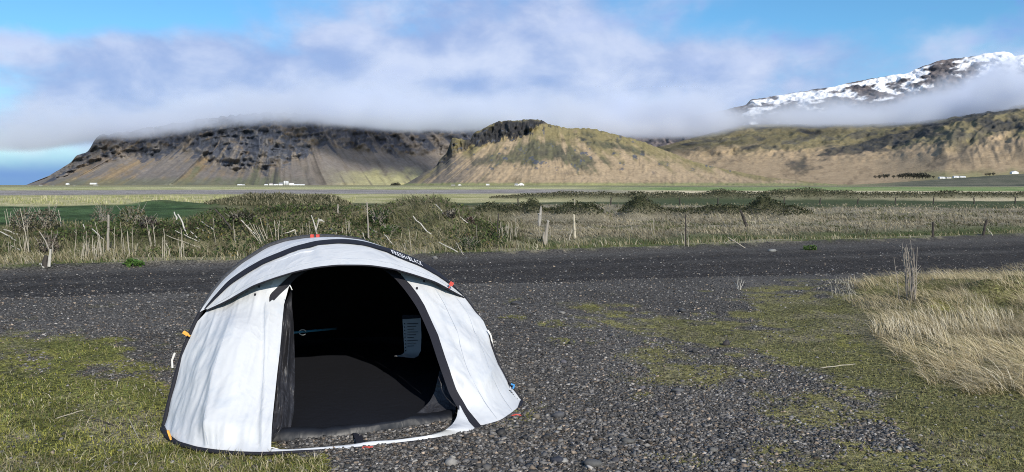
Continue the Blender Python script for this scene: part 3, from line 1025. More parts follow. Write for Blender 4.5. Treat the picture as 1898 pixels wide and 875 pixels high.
# ------------------------------------------------------------------ low cloud lying on the mountain tops (a real volume)
def cloud_bank():
    me = bpy.data.meshes.new('cloud_bank')
    ob = bpy.data.objects.new('cloud_bank', me)
    COL.objects.link(ob)
    ng = bpy.data.node_groups.new('cloud_volume', 'GeometryNodeTree')
    ng.interface.new_socket('Geometry', in_out='INPUT', socket_type='NodeSocketGeometry')
    ng.interface.new_socket('Geometry', in_out='OUTPUT', socket_type='NodeSocketGeometry')
    t = NT(ng)
    go = t.node('NodeGroupOutput')
    vc = t.node('GeometryNodeVolumeCube')
    x0, x1, y0, y1, z0, z1 = -8200, 8600, 4500, 8700, 260, 1500
    vc.inputs['Min'].default_value = (x0, y0, z0)
    vc.inputs['Max'].default_value = (x1, y1, z1)
    vc.inputs['Resolution X'].default_value = 260
    vc.inputs['Resolution Y'].default_value = 60
    vc.inputs['Resolution Z'].default_value = 90
    pos = t.node('GeometryNodeInputPosition').outputs[0]
    sp = t.node('ShaderNodeSeparateXYZ')
    t.l.new(pos, sp.inputs[0])
    X, Y, Z = sp.outputs

    def curve(val, xs, ys, lo, hi):
        """piecewise curve of val"""
        mr = t.node('ShaderNodeMapRange')
        t.put(mr.inputs[0], val)
        mr.inputs[1].default_value = xs[0]
        mr.inputs[2].default_value = xs[-1]
        fc = t.node('ShaderNodeFloatCurve')
        cu = fc.mapping.curves[0]
        pts = [((a - xs[0]) / (xs[-1] - xs[0]), (b - lo) / (hi - lo)) for a, b in zip(xs, ys)]
        cu.points[0].location = pts[0]
        cu.points[1].location = pts[-1]
        for p in pts[1:-1]:
            cu.points.new(*p)
        fc.mapping.update()
        t.l.new(mr.outputs[0], fc.inputs['Value'])
        return t.math('ADD', t.math('MULTIPLY', fc.outputs[0], hi - lo), lo)

    # bearing of the voxel, in the units of the photograph's width (so that the base follows what is seen)
    U = t.math('ADD', t.math('MULTIPLY', t.math('DIVIDE', X, Y), FPX), 949.0)
    # height as an angle above the plain, in photograph pixels
    A = t.math('MULTIPLY', t.math('DIVIDE', Z, Y), FPX)
    n1 = t.noise(pos, 0.0011, 4.0, 0.55)
    n2 = t.noise(pos, 0.0036, 4.0, 0.6)
    c1 = t.math('SUBTRACT', n1, 0.5)
    c2 = t.math('SUBTRACT', n2, 0.5)
    base = curve(U, [-200, 60, 190, 236, 337, 400, 506, 600, 700, 840, 1000, 1180, 1300, 1380, 1500, 1650, 1780, 1898, 2100],
                 [56, 62, 80, 80, 92, 100, 108, 108, 101, 97, 94, 86, 88, 102, 105, 106, 118, 128, 140], 0, 300)
    top = curve(U, [-200, 0, 100, 200, 350, 500, 650, 800, 950, 1080, 1200, 1290, 1380, 1480, 1600, 1700, 1760, 1820, 1898, 2100],
                [100, 100, 106, 112, 126, 142, 150, 140, 138, 140, 134, 128, 116, 120, 122, 140, 166, 198, 222, 230], 0, 300)
    b2 = t.math('ADD', base, t.math('MULTIPLY', c2, 38.0))
    t2 = t.math('ADD', top, t.math('ADD', t.math('MULTIPLY', c1, 190.0), t.math('MULTIPLY', c2, 130.0)))
    lo = t.sstep(t.math('SUBTRACT', A, b2), -3.0, 22.0)
    hi = t.sstep(t.math('SUBTRACT', t2, A), -40.0, 90.0)
    fr = t.sstep(t.math('ADD', Y, t.math('ADD', t.math('MULTIPLY', c1, 900.0), t.math('MULTIPLY', c2, 900.0))), 5350.0, 5750.0)
    bk = t.sstep(Y, 8000.0, 8600.0, 1.0, 0.0)
    lf = t.sstep(t.math('ADD', U, t.math('MULTIPLY', c1, 260.0)), -60.0, 190.0)
    rise = t.math('MULTIPLY', t.math('MAXIMUM', t.math('SUBTRACT', A, t.math('ADD', b2, 25.0)), 0.0), 0.0030)
    body = t.sstep(t.math('SUBTRACT', t.math('ADD', n1, t.math('MULTIPLY', c2, 1.3)), rise), 0.30, 0.60, 0.04, 1.0)
    d = t.math('MULTIPLY', t.math('MULTIPLY', lo, hi), t.math('MULTIPLY', fr, bk))
    d = t.math('MULTIPLY', t.math('MULTIPLY', d, lf), body)
    t.l.new(d, vc.inputs['Density'])
    mat = bpy.data.materials.new('cloud_vapour')
    mat.use_nodes = True
    mt = NT(mat.node_tree)
    mt.n.clear()
    mo = mt.node('ShaderNodeOutputMaterial')
    pvn = mt.node('ShaderNodeVolumePrincipled')
    pvn.inputs['Color'].default_value = (0.875, 0.915, 1.0, 1)
    pvn.inputs['Density'].default_value = 0.0095
    pvn.inputs['Anisotropy'].default_value = 0.02
    mt.l.new(pvn.outputs[0], mo.inputs['Volume'])
    sm_ = t.node('GeometryNodeSetMaterial')
    sm_.inputs['Material'].default_value = mat
    t.l.new(vc.outputs[0], sm_.inputs[0])
    t.l.new(sm_.outputs[0], go.inputs[0])
    md = ob.modifiers.new('volume', 'NODES')
    md.node_group = ng
    me.materials.append(mat)
    ob['label'] = 'long bank of soft grey cloud lying on the mountain tops'
    ob['kind'] = 'stuff'
    return ob


cloud_bank()
# ------------------------------------------------------------------ the tent
def fabric(name, col, rough, wr_scale, wr, spec=0.4, sheen_bump=0.5):
    m, t, bs, out = mat_new(name)
    tcn = t.node('ShaderNodeTexCoord')
    mp = t.node('ShaderNodeMapping')
    mp.inputs['Rotation'].default_value = (0.2, 0.5, 0.3)
    mp.inputs['Scale'].default_value = (1.0, 1.0, 0.42)
    t.l.new(tcn.outputs['Object'], mp.inputs[0])
    n1 = t.noise(mp.outputs[0], wr_scale, 3.0, 0.5, 0.35)
    n2 = t.noise(tcn.outputs['Object'], wr_scale * 5, 3.0, 0.6, 0.5)
    n3 = t.noise(tcn.outputs['Object'], 1.7, 3.0, 0.6)
    n4 = t.noise(tcn.outputs['Object'], 5.5, 5.0, 0.65, 0.4)
    c = t.mix(n3, tuple(q * 0.93 for q in col), tuple(min(1, q * 1.05) for q in col))
    c = t.mix(t.sstep(n4, 0.5, 0.75, 0.0, 0.55), c, (col[0] * .74, col[1] * .80, col[2] * .88))
    t.put(bs.inputs['Base Color'], c)
    bs.inputs['Roughness'].default_value = rough
    bs.inputs['Specular IOR Level'].default_value = spec
    # creases: folded noise
    fold = t.math('ABSOLUTE', t.math('SUBTRACT', n1, 0.5))
    h = t.math('ADD', t.math('MULTIPLY', fold, -1.0), t.math('MULTIPLY', n2, 0.05))
    b = t.node('ShaderNodeBump')
    b.inputs['Strength'].default_value = wr
    b.inputs['Distance'].default_value = 0.03
    t.l.new(h, b.inputs['Height'])
    t.l.new(b.outputs[0], bs.inputs['Normal'])
    return m


M_WHITE = fabric('silver_white_fabric', (0.555, 0.565, 0.58), 0.5, 4.2, 0.85, 0.4)
M_BLACK = fabric('black_lining', (0.006, 0.006, 0.007), 0.85, 7.0, 0.5, 0.15)
M_NYLON = fabric('black_nylon', (0.026, 0.026, 0.031), 0.5, 14.0, 0.8, 0.5)
M_FLOOR = fabric('groundsheet_fabric', (0.0085, 0.0095, 0.014), 0.7, 9.0, 0.4, 0.3)
M_LIP = fabric('groundsheet_edge', (0.0095, 0.0105, 0.014), 0.45, 6.0, 0.4, 0.4)
M_TAPE = mat_basic('black_webbing', (0.014, 0.014, 0.020), 0.75, 120.0, 0.5, 0.6, 0.3)
M_SLEEVE = mat_basic('ribbed_sleeve', (0.040, 0.042, 0.048), 0.7, 60.0, 0.8, 0.8, 0.3, (1, 0.2, 1))
M_RED = mat_basic('red_webbing', (0.55, 0.075, 0.055), 0.5, 40.0, 0.15)
M_ORANGE = mat_basic('orange_webbing', (0.80, 0.38, 0.07), 0.5, 40.0, 0.15)
M_BLUE = mat_basic('blue_cord_sheath', (0.06, 0.28, 0.60), 0.5, 40.0, 0.2)
M_PAPER = mat_basic('printed_paper', (0.34, 0.345, 0.36), 0.7, 14.0, 0.12)
M_INK = mat_basic('print_ink', (0.02, 0.02, 0.025), 0.6, 20.0, 0.1)
M_LETTER = mat_basic('white_print', (0.85, 0.85, 0.86), 0.5, 20.0, 0.05)
M_TEAL = mat_basic('teal_pole', (0.05, 0.22, 0.33), 0.4, 30.0, 0.2)
M_CORD = mat_basic('white_cord', (0.72, 0.70, 0.66), 0.6, 60.0, 0.1)


def resample(P, n, smooth=0):
    P = np.asarray(P, float)
    d = np.concatenate([[0], np.cumsum(np.linalg.norm(np.diff(P, axis=0), axis=1))])
    s = np.linspace(0, d[-1], n)
    Q = np.stack([np.interp(s, d, P[:, k]) for k in range(P.shape[1])], -1)
    for _ in range(smooth):
        Q[1:-1] = 0.25 * Q[:-2] + 0.5 * Q[1:-1] + 0.25 * Q[2:]
    return Q


G0 = 0.012                        # the fabric lies just above the ground
FRONT = [(303, 793), (312, 808), (330, 821), (365, 831), (400, 836), (440, 839), (480, 840), (522, 838.5), (585, 835), (690, 827.5), (796, 814.5), (859, 803), (885, 797.5),
         (919, 788), (948, 773), (961, 759), (967, 744)]
HOOP_PX = [(303, 791), (312, 750), (326, 695), (345, 635), (361, 598), (372, 578), (391, 545), (414, 517), (445, 490), (484, 465), (495, 458), (528, 447), (567, 441), (606, 439.5),
           (645, 443), (670, 447), (690, 456), (723, 466.5), (748, 476.5), (777, 489.5), (807, 506.5), (830, 524.5), (845, 538), (861, 550), (877, 571), (894, 595), (904, 613), (912, 640), (924, 675), (942, 709),
           (958, 730), (967, 742)]
AWN_PX = [(383, 575), (420, 558), (470, 529), (509, 515), (548, 503), (587, 495), (625, 491), (670, 491), (690, 492), (729, 498), (768, 509), (807, 522), (836, 538), (860, 551)]
STRIPE_PX = [(381, 573), (399, 553), (426, 525), (455, 505), (490, 485), (509, 477.5), (548, 462), (587, 452), (616, 449), (645, 448.5), (670, 451), (690, 455.5), (723, 465), (748, 474), (777, 486), (807, 503), (830, 521), (859, 549.5)]

L0 = gz(303, 791, G0)
R0 = gz(967, 742, G0)
axis = (R0 - L0)
HALF = np.linalg.norm(axis) / 2
axis = axis / np.linalg.norm(axis)
BACK = np.array([-axis[1], axis[0], 0.0])
CEN = (L0 + R0) / 2
ROOT = empty('pop_up_tent', (CEN[0], CEN[1], 0), 'white and black pop-up tent with its door open, pitched on the gravel', 'tent')


def to_plane(pts, p0, n):
    out = []
    o = np.array([0, 0, CAM_H])
    for q in pts:
        d = ray(*q)
        out.append(o + d * (np.dot(n, p0 - o) / np.dot(n, d)))
    return np.array(out)


def plane_n(a, b, c):
    n = np.cross(b - a, c - a)
    return n / np.linalg.norm(n)


HOOP = to_plane(HOOP_PX, L0, plane_n(L0, R0, at(606, 439.5, 5.92)))
HOOP[:, 2] = np.maximum(HOOP[:, 2], G0)
FR3 = np.array([gz(p[0], p[1], G0) for p in FRONT])
aL, aR = HOOP[5] + np.array([0, -0.02, 0]), HOOP[23] + np.array([0, -0.02, 0])
AWN = to_plane(AWN_PX, aL, plane_n(aL, aR, at(640, 491, 5.28)))
STR = to_plane(STRIPE_PX, aL, plane_n(aL, aR, at(630, 448.5, 5.63)))

# depth of the front wall: a thin-plate spline through its edges
ctl = [(p[0], p[1], q[1]) for p, q in zip(HOOP_PX[:6], HOOP[:6])] + [(p[0], p[1], q[1]) for p, q in zip(HOOP_PX[23:], HOOP[23:])]
ctl += [(p[0], p[1], q[1]) for p, q in zip(FRONT, FR3)]
ctl += [(p[0], p[1], q[1] + 0.02 + 0.17 * math.sin(math.pi * k / (len(AWN_PX) - 1)) ** 0.7) for k, (p, q) in enumerate(zip(AWN_PX, AWN)) if 0 < k < len(AWN_PX) - 1]
ctl += [(640, 465, 5.52), (535, 545, 5.38), (432, 600, 5.10), (412, 690, 4.85), (396, 780, 4.62), (345, 740, 4.88), (512, 692, 4.94),
        (811, 619, 5.36), (866, 758, 5.02), (905, 690, 5.32), (850, 600, 5.56)]
ctl = np.array(ctl)
Q = ctl[:, :2] / 300.0


def tps_k(r2):
    return 0.5 * r2 * np.log(r2 + 1e-12)


nK = len(Q)
Kmat = tps_k(((Q[:, None] - Q[None]) ** 2).sum(-1)) + 1e-4 * np.eye(nK)
Pm = np.concatenate([np.ones((nK, 1)), Q], 1)
Sol = np.linalg.solve(np.block([[Kmat, Pm], [Pm.T, np.zeros((3, 3))]]), np.concatenate([ctl[:, 2], np.zeros(3)]))


def wall_Y(px, py):
    q = np.stack([np.asarray(px, float), np.asarray(py, float)], -1) / 300.0
    k = tps_k(((q[..., None, :] - Q) ** 2).sum(-1))
    return k @ Sol[:nK] + Sol[nK] + q @ Sol[nK + 1:]


def wall_pt(px, py, off=0.0):
    Y = wall_Y(px, py)
    a = (np.asarray(px) - 949.0) / FPX
    b = (437.5 - np.asarray(py)) / FPX
    d = np.stack([a, CP + b * SP, -SP + b * CP], -1)
    P = np.array([0, 0, CAM_H]) + d * ((Y + off) / d[..., 1])[..., None]
    P[..., 2] = np.maximum(P[..., 2], G0)
    return P


def coons(top, right, bottom, left, nu, nv):
    """grid between four px curves; top/bottom run left to right, left/right run downwards"""
    t, b = resample(top, nu), resample(bottom, nu)
    l, r = resample(left, nv), resample(right, nv)
    u = np.linspace(0, 1, nu)[None, :, None]
    v = np.linspace(0, 1, nv)[:, None, None]
    S = (1 - v) * t[None] + v * b[None] + (1 - u) * l[:, None] + u * r[:, None]
    S -= (1 - u) * (1 - v) * t[0] + u * (1 - v) * t[-1] + (1 - u) * v * b[0] + u * v * b[-1]
    return S


def normals(P):
    du, dv = np.gradient(P, axis=1), np.gradient(P, axis=0)
    n = np.cross(du, dv)
    return n / (np.linalg.norm(n, axis=-1, keepdims=True) + 1e-9)


def out_dir(n, toward):
    s = np.sign((n * toward).sum(-1, keepdims=True))
    s[s == 0] = 1
    return n * s


TOW = np.array([0.0, -1.0, 0.35])


def sheet(P, name, mat, liner=True, smooth=True, gap=0.009, label=None):
    """a fabric sheet with its black lining on the inside"""
    m = MB()
    m.grid(P)
    o = m.build(name, mat, ROOT, smooth)
    if label:
        o['label'] = label
    if liner:
        n = out_dir(normals(P), TOW if name != 'rear_canopy' else np.array([0, 0.5, 0.8]))
        Pl = P - n * gap
        Pl[..., 2] = np.maximum(Pl[..., 2], 0.004)
        m2 = MB()
        m2.grid(Pl)
        m2.build('lining', M_BLACK, o, smooth)
    return o


def wrinkle(P, S, amp, seed, k=(60, 40), ang=0.5):
    """folds of slack cloth, as real relief; S holds px coordinates"""
    n = out_dir(normals(P), TOW)
    x = S[..., 0] * math.cos(ang) + S[..., 1] * math.sin(ang)
    y = -S[..., 0] * math.sin(ang) + S[..., 1] * math.cos(ang)
    w1 = ridged(x / k[0], y / (k[1] * 4), seed, 3) - 0.55
    w2 = fbm(x / (k[0] * .35), y / (k[1] * 2.2), seed + 5, 3)
    e = np.ones(P.shape[:2])
    nv, nu = e.shape
    v = np.linspace(0, 1, nv)[:, None]
    u = np.linspace(0, 1, nu)[None, :]
    e = sm(v, 0, .06) * (1 - sm(v, .96, 1)) * sm(u, 0, .05) * (1 - sm(u, .95, 1))
    return P + n * (amp * (w1 + 0.35 * w2) * e)[..., None]


# left front panel with its seam and the folded-back door edge
hp = [tuple(p) for p in HOOP_PX]
left = [(383, 574)] + [hp[4], hp[3], hp[2], hp[1], hp[0]]
right = [(551, 503), (540, 524), (535, 533), (526, 566), (522, 600), (512, 692), (506, 775), (503, 826), (502, 839.3)]
top = [(383, 574), (430, 549), (490, 519), (551, 503)]
bottom = [(303, 791), (312, 808), (330, 821), (365, 831), (400, 836), (440, 839), (480, 840), (502, 839.3)]
S = coons(top, right, bottom, left, 90, 110)
P = wall_pt(S[..., 0], S[..., 1])
nrm = out_dir(normals(P), TOW)
# the seam pulls the cloth into two faces; the slack door edge buckles
seam = np.interp(S[..., 1], [500, 590, 680, 770, 840], [432, 428, 410, 396, 384])
P = P + nrm * (0.085 * np.exp(-np.abs(S[..., 0] - seam) / np.where(S[..., 0] < seam, 42.0, 110.0)))[..., None] * sm(S[..., 1], 530, 720)[..., None] * (1 - sm(S[..., 1], 790, 838))[..., None]
zs = np.interp(S[..., 1], [520, 590, 700, 840], [497, 490, 484, 481])
P = P + nrm * (0.014 * np.tanh((S[..., 0] - zs) / 3.0) * sm(S[..., 1], 545, 580) * (1 - sm(S[..., 1], 815, 838)))[..., None]
P = wrinkle(P, S, 0.020, 201, (46, 80), 0.25)
leftw = (1 - sm(S[..., 0] - seam, -10, 20)) * sm(S[..., 1], 600, 650) * (1 - sm(S[..., 1], 790, 830))
P = P + nrm * (leftw * 0.012 * (ridged((S[..., 0] + 0.42 * S[..., 1]) / 24.0, (S[..., 1] - .4 * S[..., 0]) / 150.0, 207, 3) - .5) * 2.0)[..., None]
P[..., 2] = np.maximum(P[..., 2], G0)
fp = sheet(P, 'front_panel', M_WHITE, label='left front panel, creased, folded back at the door edge')
m = MB()
for cx, pad in ((zs, 0), (seam, 0)):
    pts = []
    for yy in np.linspace(560 if cx is zs else 566, 828, 40):
        i = np.argmin(np.abs(S[:, 45, 1] - yy)) if cx is seam else np.argmin(np.abs(S[:, 80, 1] - yy))
        j = np.argmin(np.abs(S[i, :, 0] - cx[i]))
        pts.append(P[i, j] + nrm[i, j] * 0.0015)
    m.tube(resample(np.array(pts), 30, 2), 0.0022, 4)
m.build('seam', mat_basic('seam_thread', (0.42, 0.45, 0.50), 0.6, 50, .1), fp)

# right front panel
left = [(743, 509), (762, 529), (775, 547), (787, 566), (801, 597), (811.5, 619), (827, 667), (846, 722), (867, 759), (896, 794)]
right = [(861, 550)] + hp[24:]
top = [(743, 509), (752, 500), (800, 512), (861, 550)]
bottom = [(896, 794), (919, 788), (948, 773), (961, 759), (967, 742)]
S = coons(top, right, bottom, left, 60, 100)
P = wall_pt(S[..., 0], S[..., 1])
nr2 = out_dir(normals(P), TOW)
fan = np.arctan2(S[..., 1] - 500, S[..., 0] - 790)           # folds fanning down from the shoulder
P = P + nr2 * (0.015 * np.sin(fan * 26 + 2 * fbm(S[..., 0] / 60, S[..., 1] / 60, 213)) * sm(S[..., 1], 560, 620) * (1 - sm(S[..., 1], 700, 760)) * np.exp(-((S[..., 0] - 870) / 45) ** 2))[..., None]
P = wrinkle(P, S, 0.020, 211, (60, 50), -0.6)
P[..., 2] = np.maximum(P[..., 2], G0)
sheet(P, 'front_panel', M_WHITE, label='right front panel stretched down to the ground')

m = MB()
for c_ in (0.34, 0.70):
    j = int(c_ * 59)
    m.tube(resample(P[4:97, j] + nr2[4:97, j] * 0.0015, 40, 2), 0.0018, 4)
m.build('seam', bpy.data.materials['seam_thread'], [o for o in ROOT.children if o.name.startswith('front_panel')][-1])

# cloth above the door, behind the awning
top = [(400, 551), (470, 500), (560, 466), (640, 458), (720, 470), (800, 508), (845, 538)]
bottom = [(400, 562), (500, 530), (551, 503), (600, 488), (640, 481), (692, 484), (720, 493), (745, 509), (800, 518), (845, 541)]
S = coons(top, [top[-1], bottom[-1]], bottom, [top[0], bottom[0]], 50, 10)
P = wall_pt(S[..., 0], S[..., 1])
sheet(P, 'door_header', M_WHITE)

# strip of cloth left along the ground in front of the door
inner = [(849.6, 745), (849.2, 757), (846.7, 774), (839, 786), (825, 797.5), (796, 807.5), (745, 814), (690, 819.6), (640, 825), (585, 830.5), (522, 833), (502, 832.5)]
outer = [(850, 745.6), (861, 766), (875, 785), (885, 797.5), (859, 803), (796, 814.5), (745, 821), (690, 827.5), (640, 832), (585, 835), (522, 838.5), (502, 839.3)]
I3, O3 = [], []
for k, (a, b) in enumerate(zip(inner, outer)):
    I3.append(wall_pt(*a) if k < 4 else gz(a[0], a[1], [0, 0, 0, 0, .07, .035, .03, .028, .025, .022, .02, .02][k]))
    O3.append(wall_pt(*b) if k < 3 else gz(b[0], b[1], G0 + 0.004))
I3, O3 = resample(I3, 70, 2), resample(O3, 70, 2)
v = np.linspace(0, 1, 6)[:, None, None]
P = (1 - v) * I3[None] + v * O3[None]
P[..., 2] += 0.012 * np.sin(np.pi * v[..., 0]) * (0.4 + vnoise(np.arange(70) / 7.0, np.zeros(70), 221))[None]
sheet(P, 'door_sill', M_WHITE, liner=False, label='narrow white strip along the ground below the door')

# black zip tape round the door
tl = [(499, 566), (499, 547), (528, 519), (544, 506), (570, 492), (640, 480), (690, 483), (725, 497), (750, 524), (766, 548), (782.6, 580), (801, 624.7), (819.4, 680), (835, 716.7), (849.6, 743), (866.7, 774.5), (885, 797)]
tr = [(499.5, 566.5), (517, 547), (535, 530), (548, 515), (574, 500), (640, 488), (686, 491), (716, 504), (738, 530), (752, 553), (768, 584), (786, 628), (805, 684), (826, 722), (845, 752), (858, 778), (874, 799)]
# outer edge of the tape is the white cloth; on the right limb it lies to the outside
to = [(499, 566), (499, 547), (528, 519), (544, 506), (570, 492), (640, 480), (692, 484), (720, 493), (743, 509), (762, 529), (775.5, 547), (787, 566), (801, 597), (811.5, 619.4), (827, 667), (845.7, 722), (866.7, 758.7), (895.6, 793.5)]
ti = [(499.5, 566.5), (517, 547), (535, 530), (549, 515), (574, 500), (640, 488), (686, 491), (711, 500), (733, 517), (750, 537), (763, 555), (774, 572), (787, 600), (797, 624), (812.5, 672), (832, 728), (854, 766), (884, 797.5)]
A, B = resample(to, 120, 1), resample(ti, 120, 1)
v = np.linspace(0, 1, 4)[:, None, None]
S = (1 - v) * A[None] + v * B[None]
P = wall_pt(S[..., 0], S[..., 1], -0.012)
sheet(P, 'zip_tape', M_TAPE, liner=False)

# dark net door gathered behind the left panel
le = [(540, 536), (527, 566), (523, 600), (513, 692), (507, 775), (502, 817)]
re = [(542, 536), (541, 566), (544.6, 600), (546.5, 682), (545, 763), (538, 798), (506, 816)]
A, B = resample(le, 60, 1), resample(re, 60, 1)
v = np.linspace(0, 1, 26)[:, None, None]
S = (1 - v) * A[None] + v * B[None]
Yw = wall_Y(S[..., 0], S[..., 1]) + 0.05
fold = 0.05 * fbm(v[..., 0] * 3.2 + .3 * np.sin(S[..., 1] / 50.0), S[..., 1] / 90.0, 233, 3) * sm(S[..., 1], 540, 600) + 0.03 * fbm(S[..., 0] / 14, S[..., 1] / 40, 231)
Yd = Yw + fold + 0.12 * v[..., 0]
d = np.stack([(S[..., 0] - 949) / FPX, CP + (437.5 - S[..., 1]) / FPX * SP, -SP + (437.5 - S[..., 1]) / FPX * CP], -1)
P = np.array([0, 0, CAM_H]) + d * (Yd / d[..., 1])[..., None]
P[..., 2] = np.maximum(P[..., 2], 0.02)
sheet(P, 'mesh_door', M_NYLON, liner=False, label='dark net door gathered in folds beside the opening')

# awning: back hoop, stripe, front edge
n = 90
top3 = resample(np.concatenate([[aL], HOOP[6:23], [aR]]), n, 2)
mid3 = resample(STR, n, 2)
low3 = resample(AWN, n, 2)
v = np.linspace(0, 1, 22)[:, None, None]
mid_c = 2 * mid3 - 0.5 * (top3 + low3)
P = (1 - v) ** 2 * top3[None] + 2 * v * (1 - v) * mid_c[None] + v ** 2 * low3[None]
nn = out_dir(normals(P), np.array([0, -0.6, 0.9]))
uu = np.linspace(0, 1, n)[None, :]
wv = 0.006 * fbm(uu * 30 + 0 * v[..., 0], v[..., 0] * 3 + 0 * uu, 241, 3) * np.sin(np.pi * v[..., 0]) * np.sin(np.pi * uu)
P = P + nn * wv[..., None]
AWS, AWN_N = P, nn
aw = sheet(P, 'awning', M_WHITE, label='white hooped awning over the door')
m = MB()
m.tube(resample(AWS[19, 3:-3] + AWN_N[19, 3:-3] * 0.0015, 70, 1), 0.0018, 4)
m.tube(resample(AWS[6, 3:-3] + AWN_N[6, 3:-3] * 0.0015, 70, 1), 0.0018, 4)
m.build('seam', bpy.data.materials['seam_thread'], aw)


sc_ = resample(STRIPE_PX, 110, 2)
tg_ = np.gradient(sc_, axis=0)
tg_ /= np.linalg.norm(tg_, axis=1, keepdims=True)
sn_ = np.stack([-tg_[:, 1], tg_[:, 0]], -1)
hw_ = np.interp(sc_[:, 0], [380, 430, 700, 735, 800, 860], [1.5, 4.2, 4.8, 9.0, 7.0, 1.5])
hw_ = np.interp(np.linspace(0, 1, n), np.linspace(0, 1, 110), hw_)
tpx, lpx, mpx = np.stack(to_px(*top3.T), -1), np.stack(to_px(*low3.T), -1), np.stack(to_px(*mid3.T), -1)
span = np.linalg.norm(tpx - lpx, axis=1)
dv_ = np.clip(hw_ / np.maximum(span, 6), 0.02, 0.26)


def awn_uv(v_):
    """points along the awning at the heights v_ (one per column)"""
    v_ = np.asarray(v_)[:, None]
    return (1 - v_) ** 2 * top3 + 2 * v_ * (1 - v_) * mid_c + v_ ** 2 * low3


nmid = nn[11]
off_v = np.interp(mpx[:, 0], [380, 640, 720, 860], [0.0, 0.0, 0.03, 0.0])
R = np.array([awn_uv(0.5 + off_v + q * dv_) + nmid * 0.009 for q in np.linspace(-1, 1, 7)])
mm = MB()
mm.grid(R)
stripe = mm.build('stripe', M_TAPE, aw, True)
stripe['label'] = 'black stripe with white lettering across the awning'

# lettering FRESH & BLACK, printed on the stripe
word = 'FRESH&BLACK'
mm = MB()
adv = {'F': .86, 'R': 1.0, 'E': .84, 'S': .92, 'H': 1.0, '&': .95, 'B': 1.0, 'L': .80, 'A': 1.05, 'C': .95, 'K': 1.0}
tot = sum(adv[k] for k in word)
p0x, p1x = 722.0, 779.0
cum = 0.0
for ch in word:
    fx = p0x + (p1x - p0x) * (cum + adv[ch] / 2) / tot
    cum += adv[ch]
    i = int(np.argmin(np.abs(mpx[:, 0] - fx)))
    f_ = (fx - mpx[i, 0]) / (mpx[i + 1, 0] - mpx[i, 0])
    row = awn_uv(0.5 + off_v + 0.50 * dv_)
    cu = bpy.data.curves.new('letter', 'FONT')
    cu.body = ch
    cu.size = 1.0
    cu.resolution_u = 3
    cu.offset = 0.010
    tmp = bpy.data.objects.new('letter', cu)
    COL.objects.link(tmp)
    dg = bpy.context.evaluated_depsgraph_get()
    tm = bpy.data.meshes.new_from_object(tmp.evaluated_get(dg))
    V = np.array([v_.co[:] for v_ in tm.vertices])
    Fc = [tuple(p_.vertices) for p_ in tm.polygons]
    bpy.data.objects.remove(tmp)
    bpy.data.curves.remove(cu)
    bpy.data.meshes.remove(tm)
    small = 0.62 if ch == '&' else 1.0
    wx = (p1x - p0x) / tot * adv[ch] * 0.84 * small
    x = (V[:, 0] - V[:, 0].min()) / (np.ptp(V[:, 0]) + 1e-6) - 0.5
    y = (V[:, 1] - V[:, 1].min()) / (np.ptp(V[:, 1]) + 1e-6) - 0.5
    q0 = row[i] + f_ * (row[i + 1] - row[i]) + nmid[i] * 0.012
    tw_ = np.array([0, 0, CAM_H]) - q0
    q0 = q0 + tw_ / np.linalg.norm(tw_) * 0.022
    ex = (row[i + 2] - row[i - 2]) / np.linalg.norm(mpx[i + 2] - mpx[i - 2])
    up_, dn_ = awn_uv(0.5 + off_v - 0.08 * dv_)[i], awn_uv(0.5 + off_v + 0.92 * dv_)[i]
    pu, pd = np.array(to_px(*up_)), np.array(to_px(*dn_))
    ey = (up_ - dn_) / max(np.linalg.norm(pu - pd), 3.0)
    mm.add(q0 + x[:, None] * wx * ex + y[:, None] * 8.8 * small * ey, Fc)
lt = mm.build('lettering', M_LETTER, stripe)
lt['label'] = 'white lettering reading FRESH & BLACK'

# edge bindings and hoop sleeve
m = MB(); m.tube(resample(AWN, 80, 2) + np.array([0, -0.004, -0.003]), 0.006, 6); m.build('edge_binding', M_TAPE, aw, True)
m = MB()
hs = resample(HOOP[4:25], 120, 2)
m.tube(hs + np.array([0, 0.008, 0.004]), np.interp(np.linspace(0, 1, 120), [0, .25, .5, .7, 1], [.014, .020, .021, .016, .009]), 10)
m.build('hoop_sleeve', M_SLEEVE, ROOT, True)
m = MB(); m.tube(resample(HOOP[:6], 40, 1), np.linspace(.014, .013, 40), 8); m.build('edge_binding', M_TAPE, ROOT, True)
m = MB(); m.tube(resample(HOOP[23:], 40, 1), 0.008, 8); m.build('edge_binding', M_TAPE, ROOT, True)
m = MB(); fr = resample(FR3, 160, 2); fr[:, 2] = 0.012; m.tube(fr + np.array([0, -0.010, 0]), np.interp(np.linspace(0, 1, 160), [0, .1, .35, .7, 1], [.018, .015, .010, .009, .014]), 8)
m.build('ground_piping', M_TAPE, ROOT, True)

# rear canopy, from the hoop back to the ground
ns = 64
ms = resample(HOOP, ns, 2)
ph = np.linspace(0, np.pi, ns)
DEPTH = 2.65
rear = CEN + (-np.cos(ph) * HALF * 1.0)[:, None] * axis + (np.sin(ph) ** 0.8 * DEPTH)[:, None] * BACK
rear[:, 2] = G0
ctrl = 0.45 * ms + 0.55 * rear
ctrl[:, 2] = ms[:, 2] * 1.02
v = np.linspace(0, 1, 30)[:, None, None]
P = (1 - v) ** 2 * ms[None] + 2 * v * (1 - v) * ctrl[None] + v ** 2 * rear[None]
sheet(P, 'rear_canopy', M_WHITE, label='white rear canopy running back to the ground')
m = MB(); rr_ = rear.copy(); rr_[:, 2] = 0.012; m.tube(rr_, 0.012, 6); m.build('ground_piping', M_TAPE, ROOT, True)

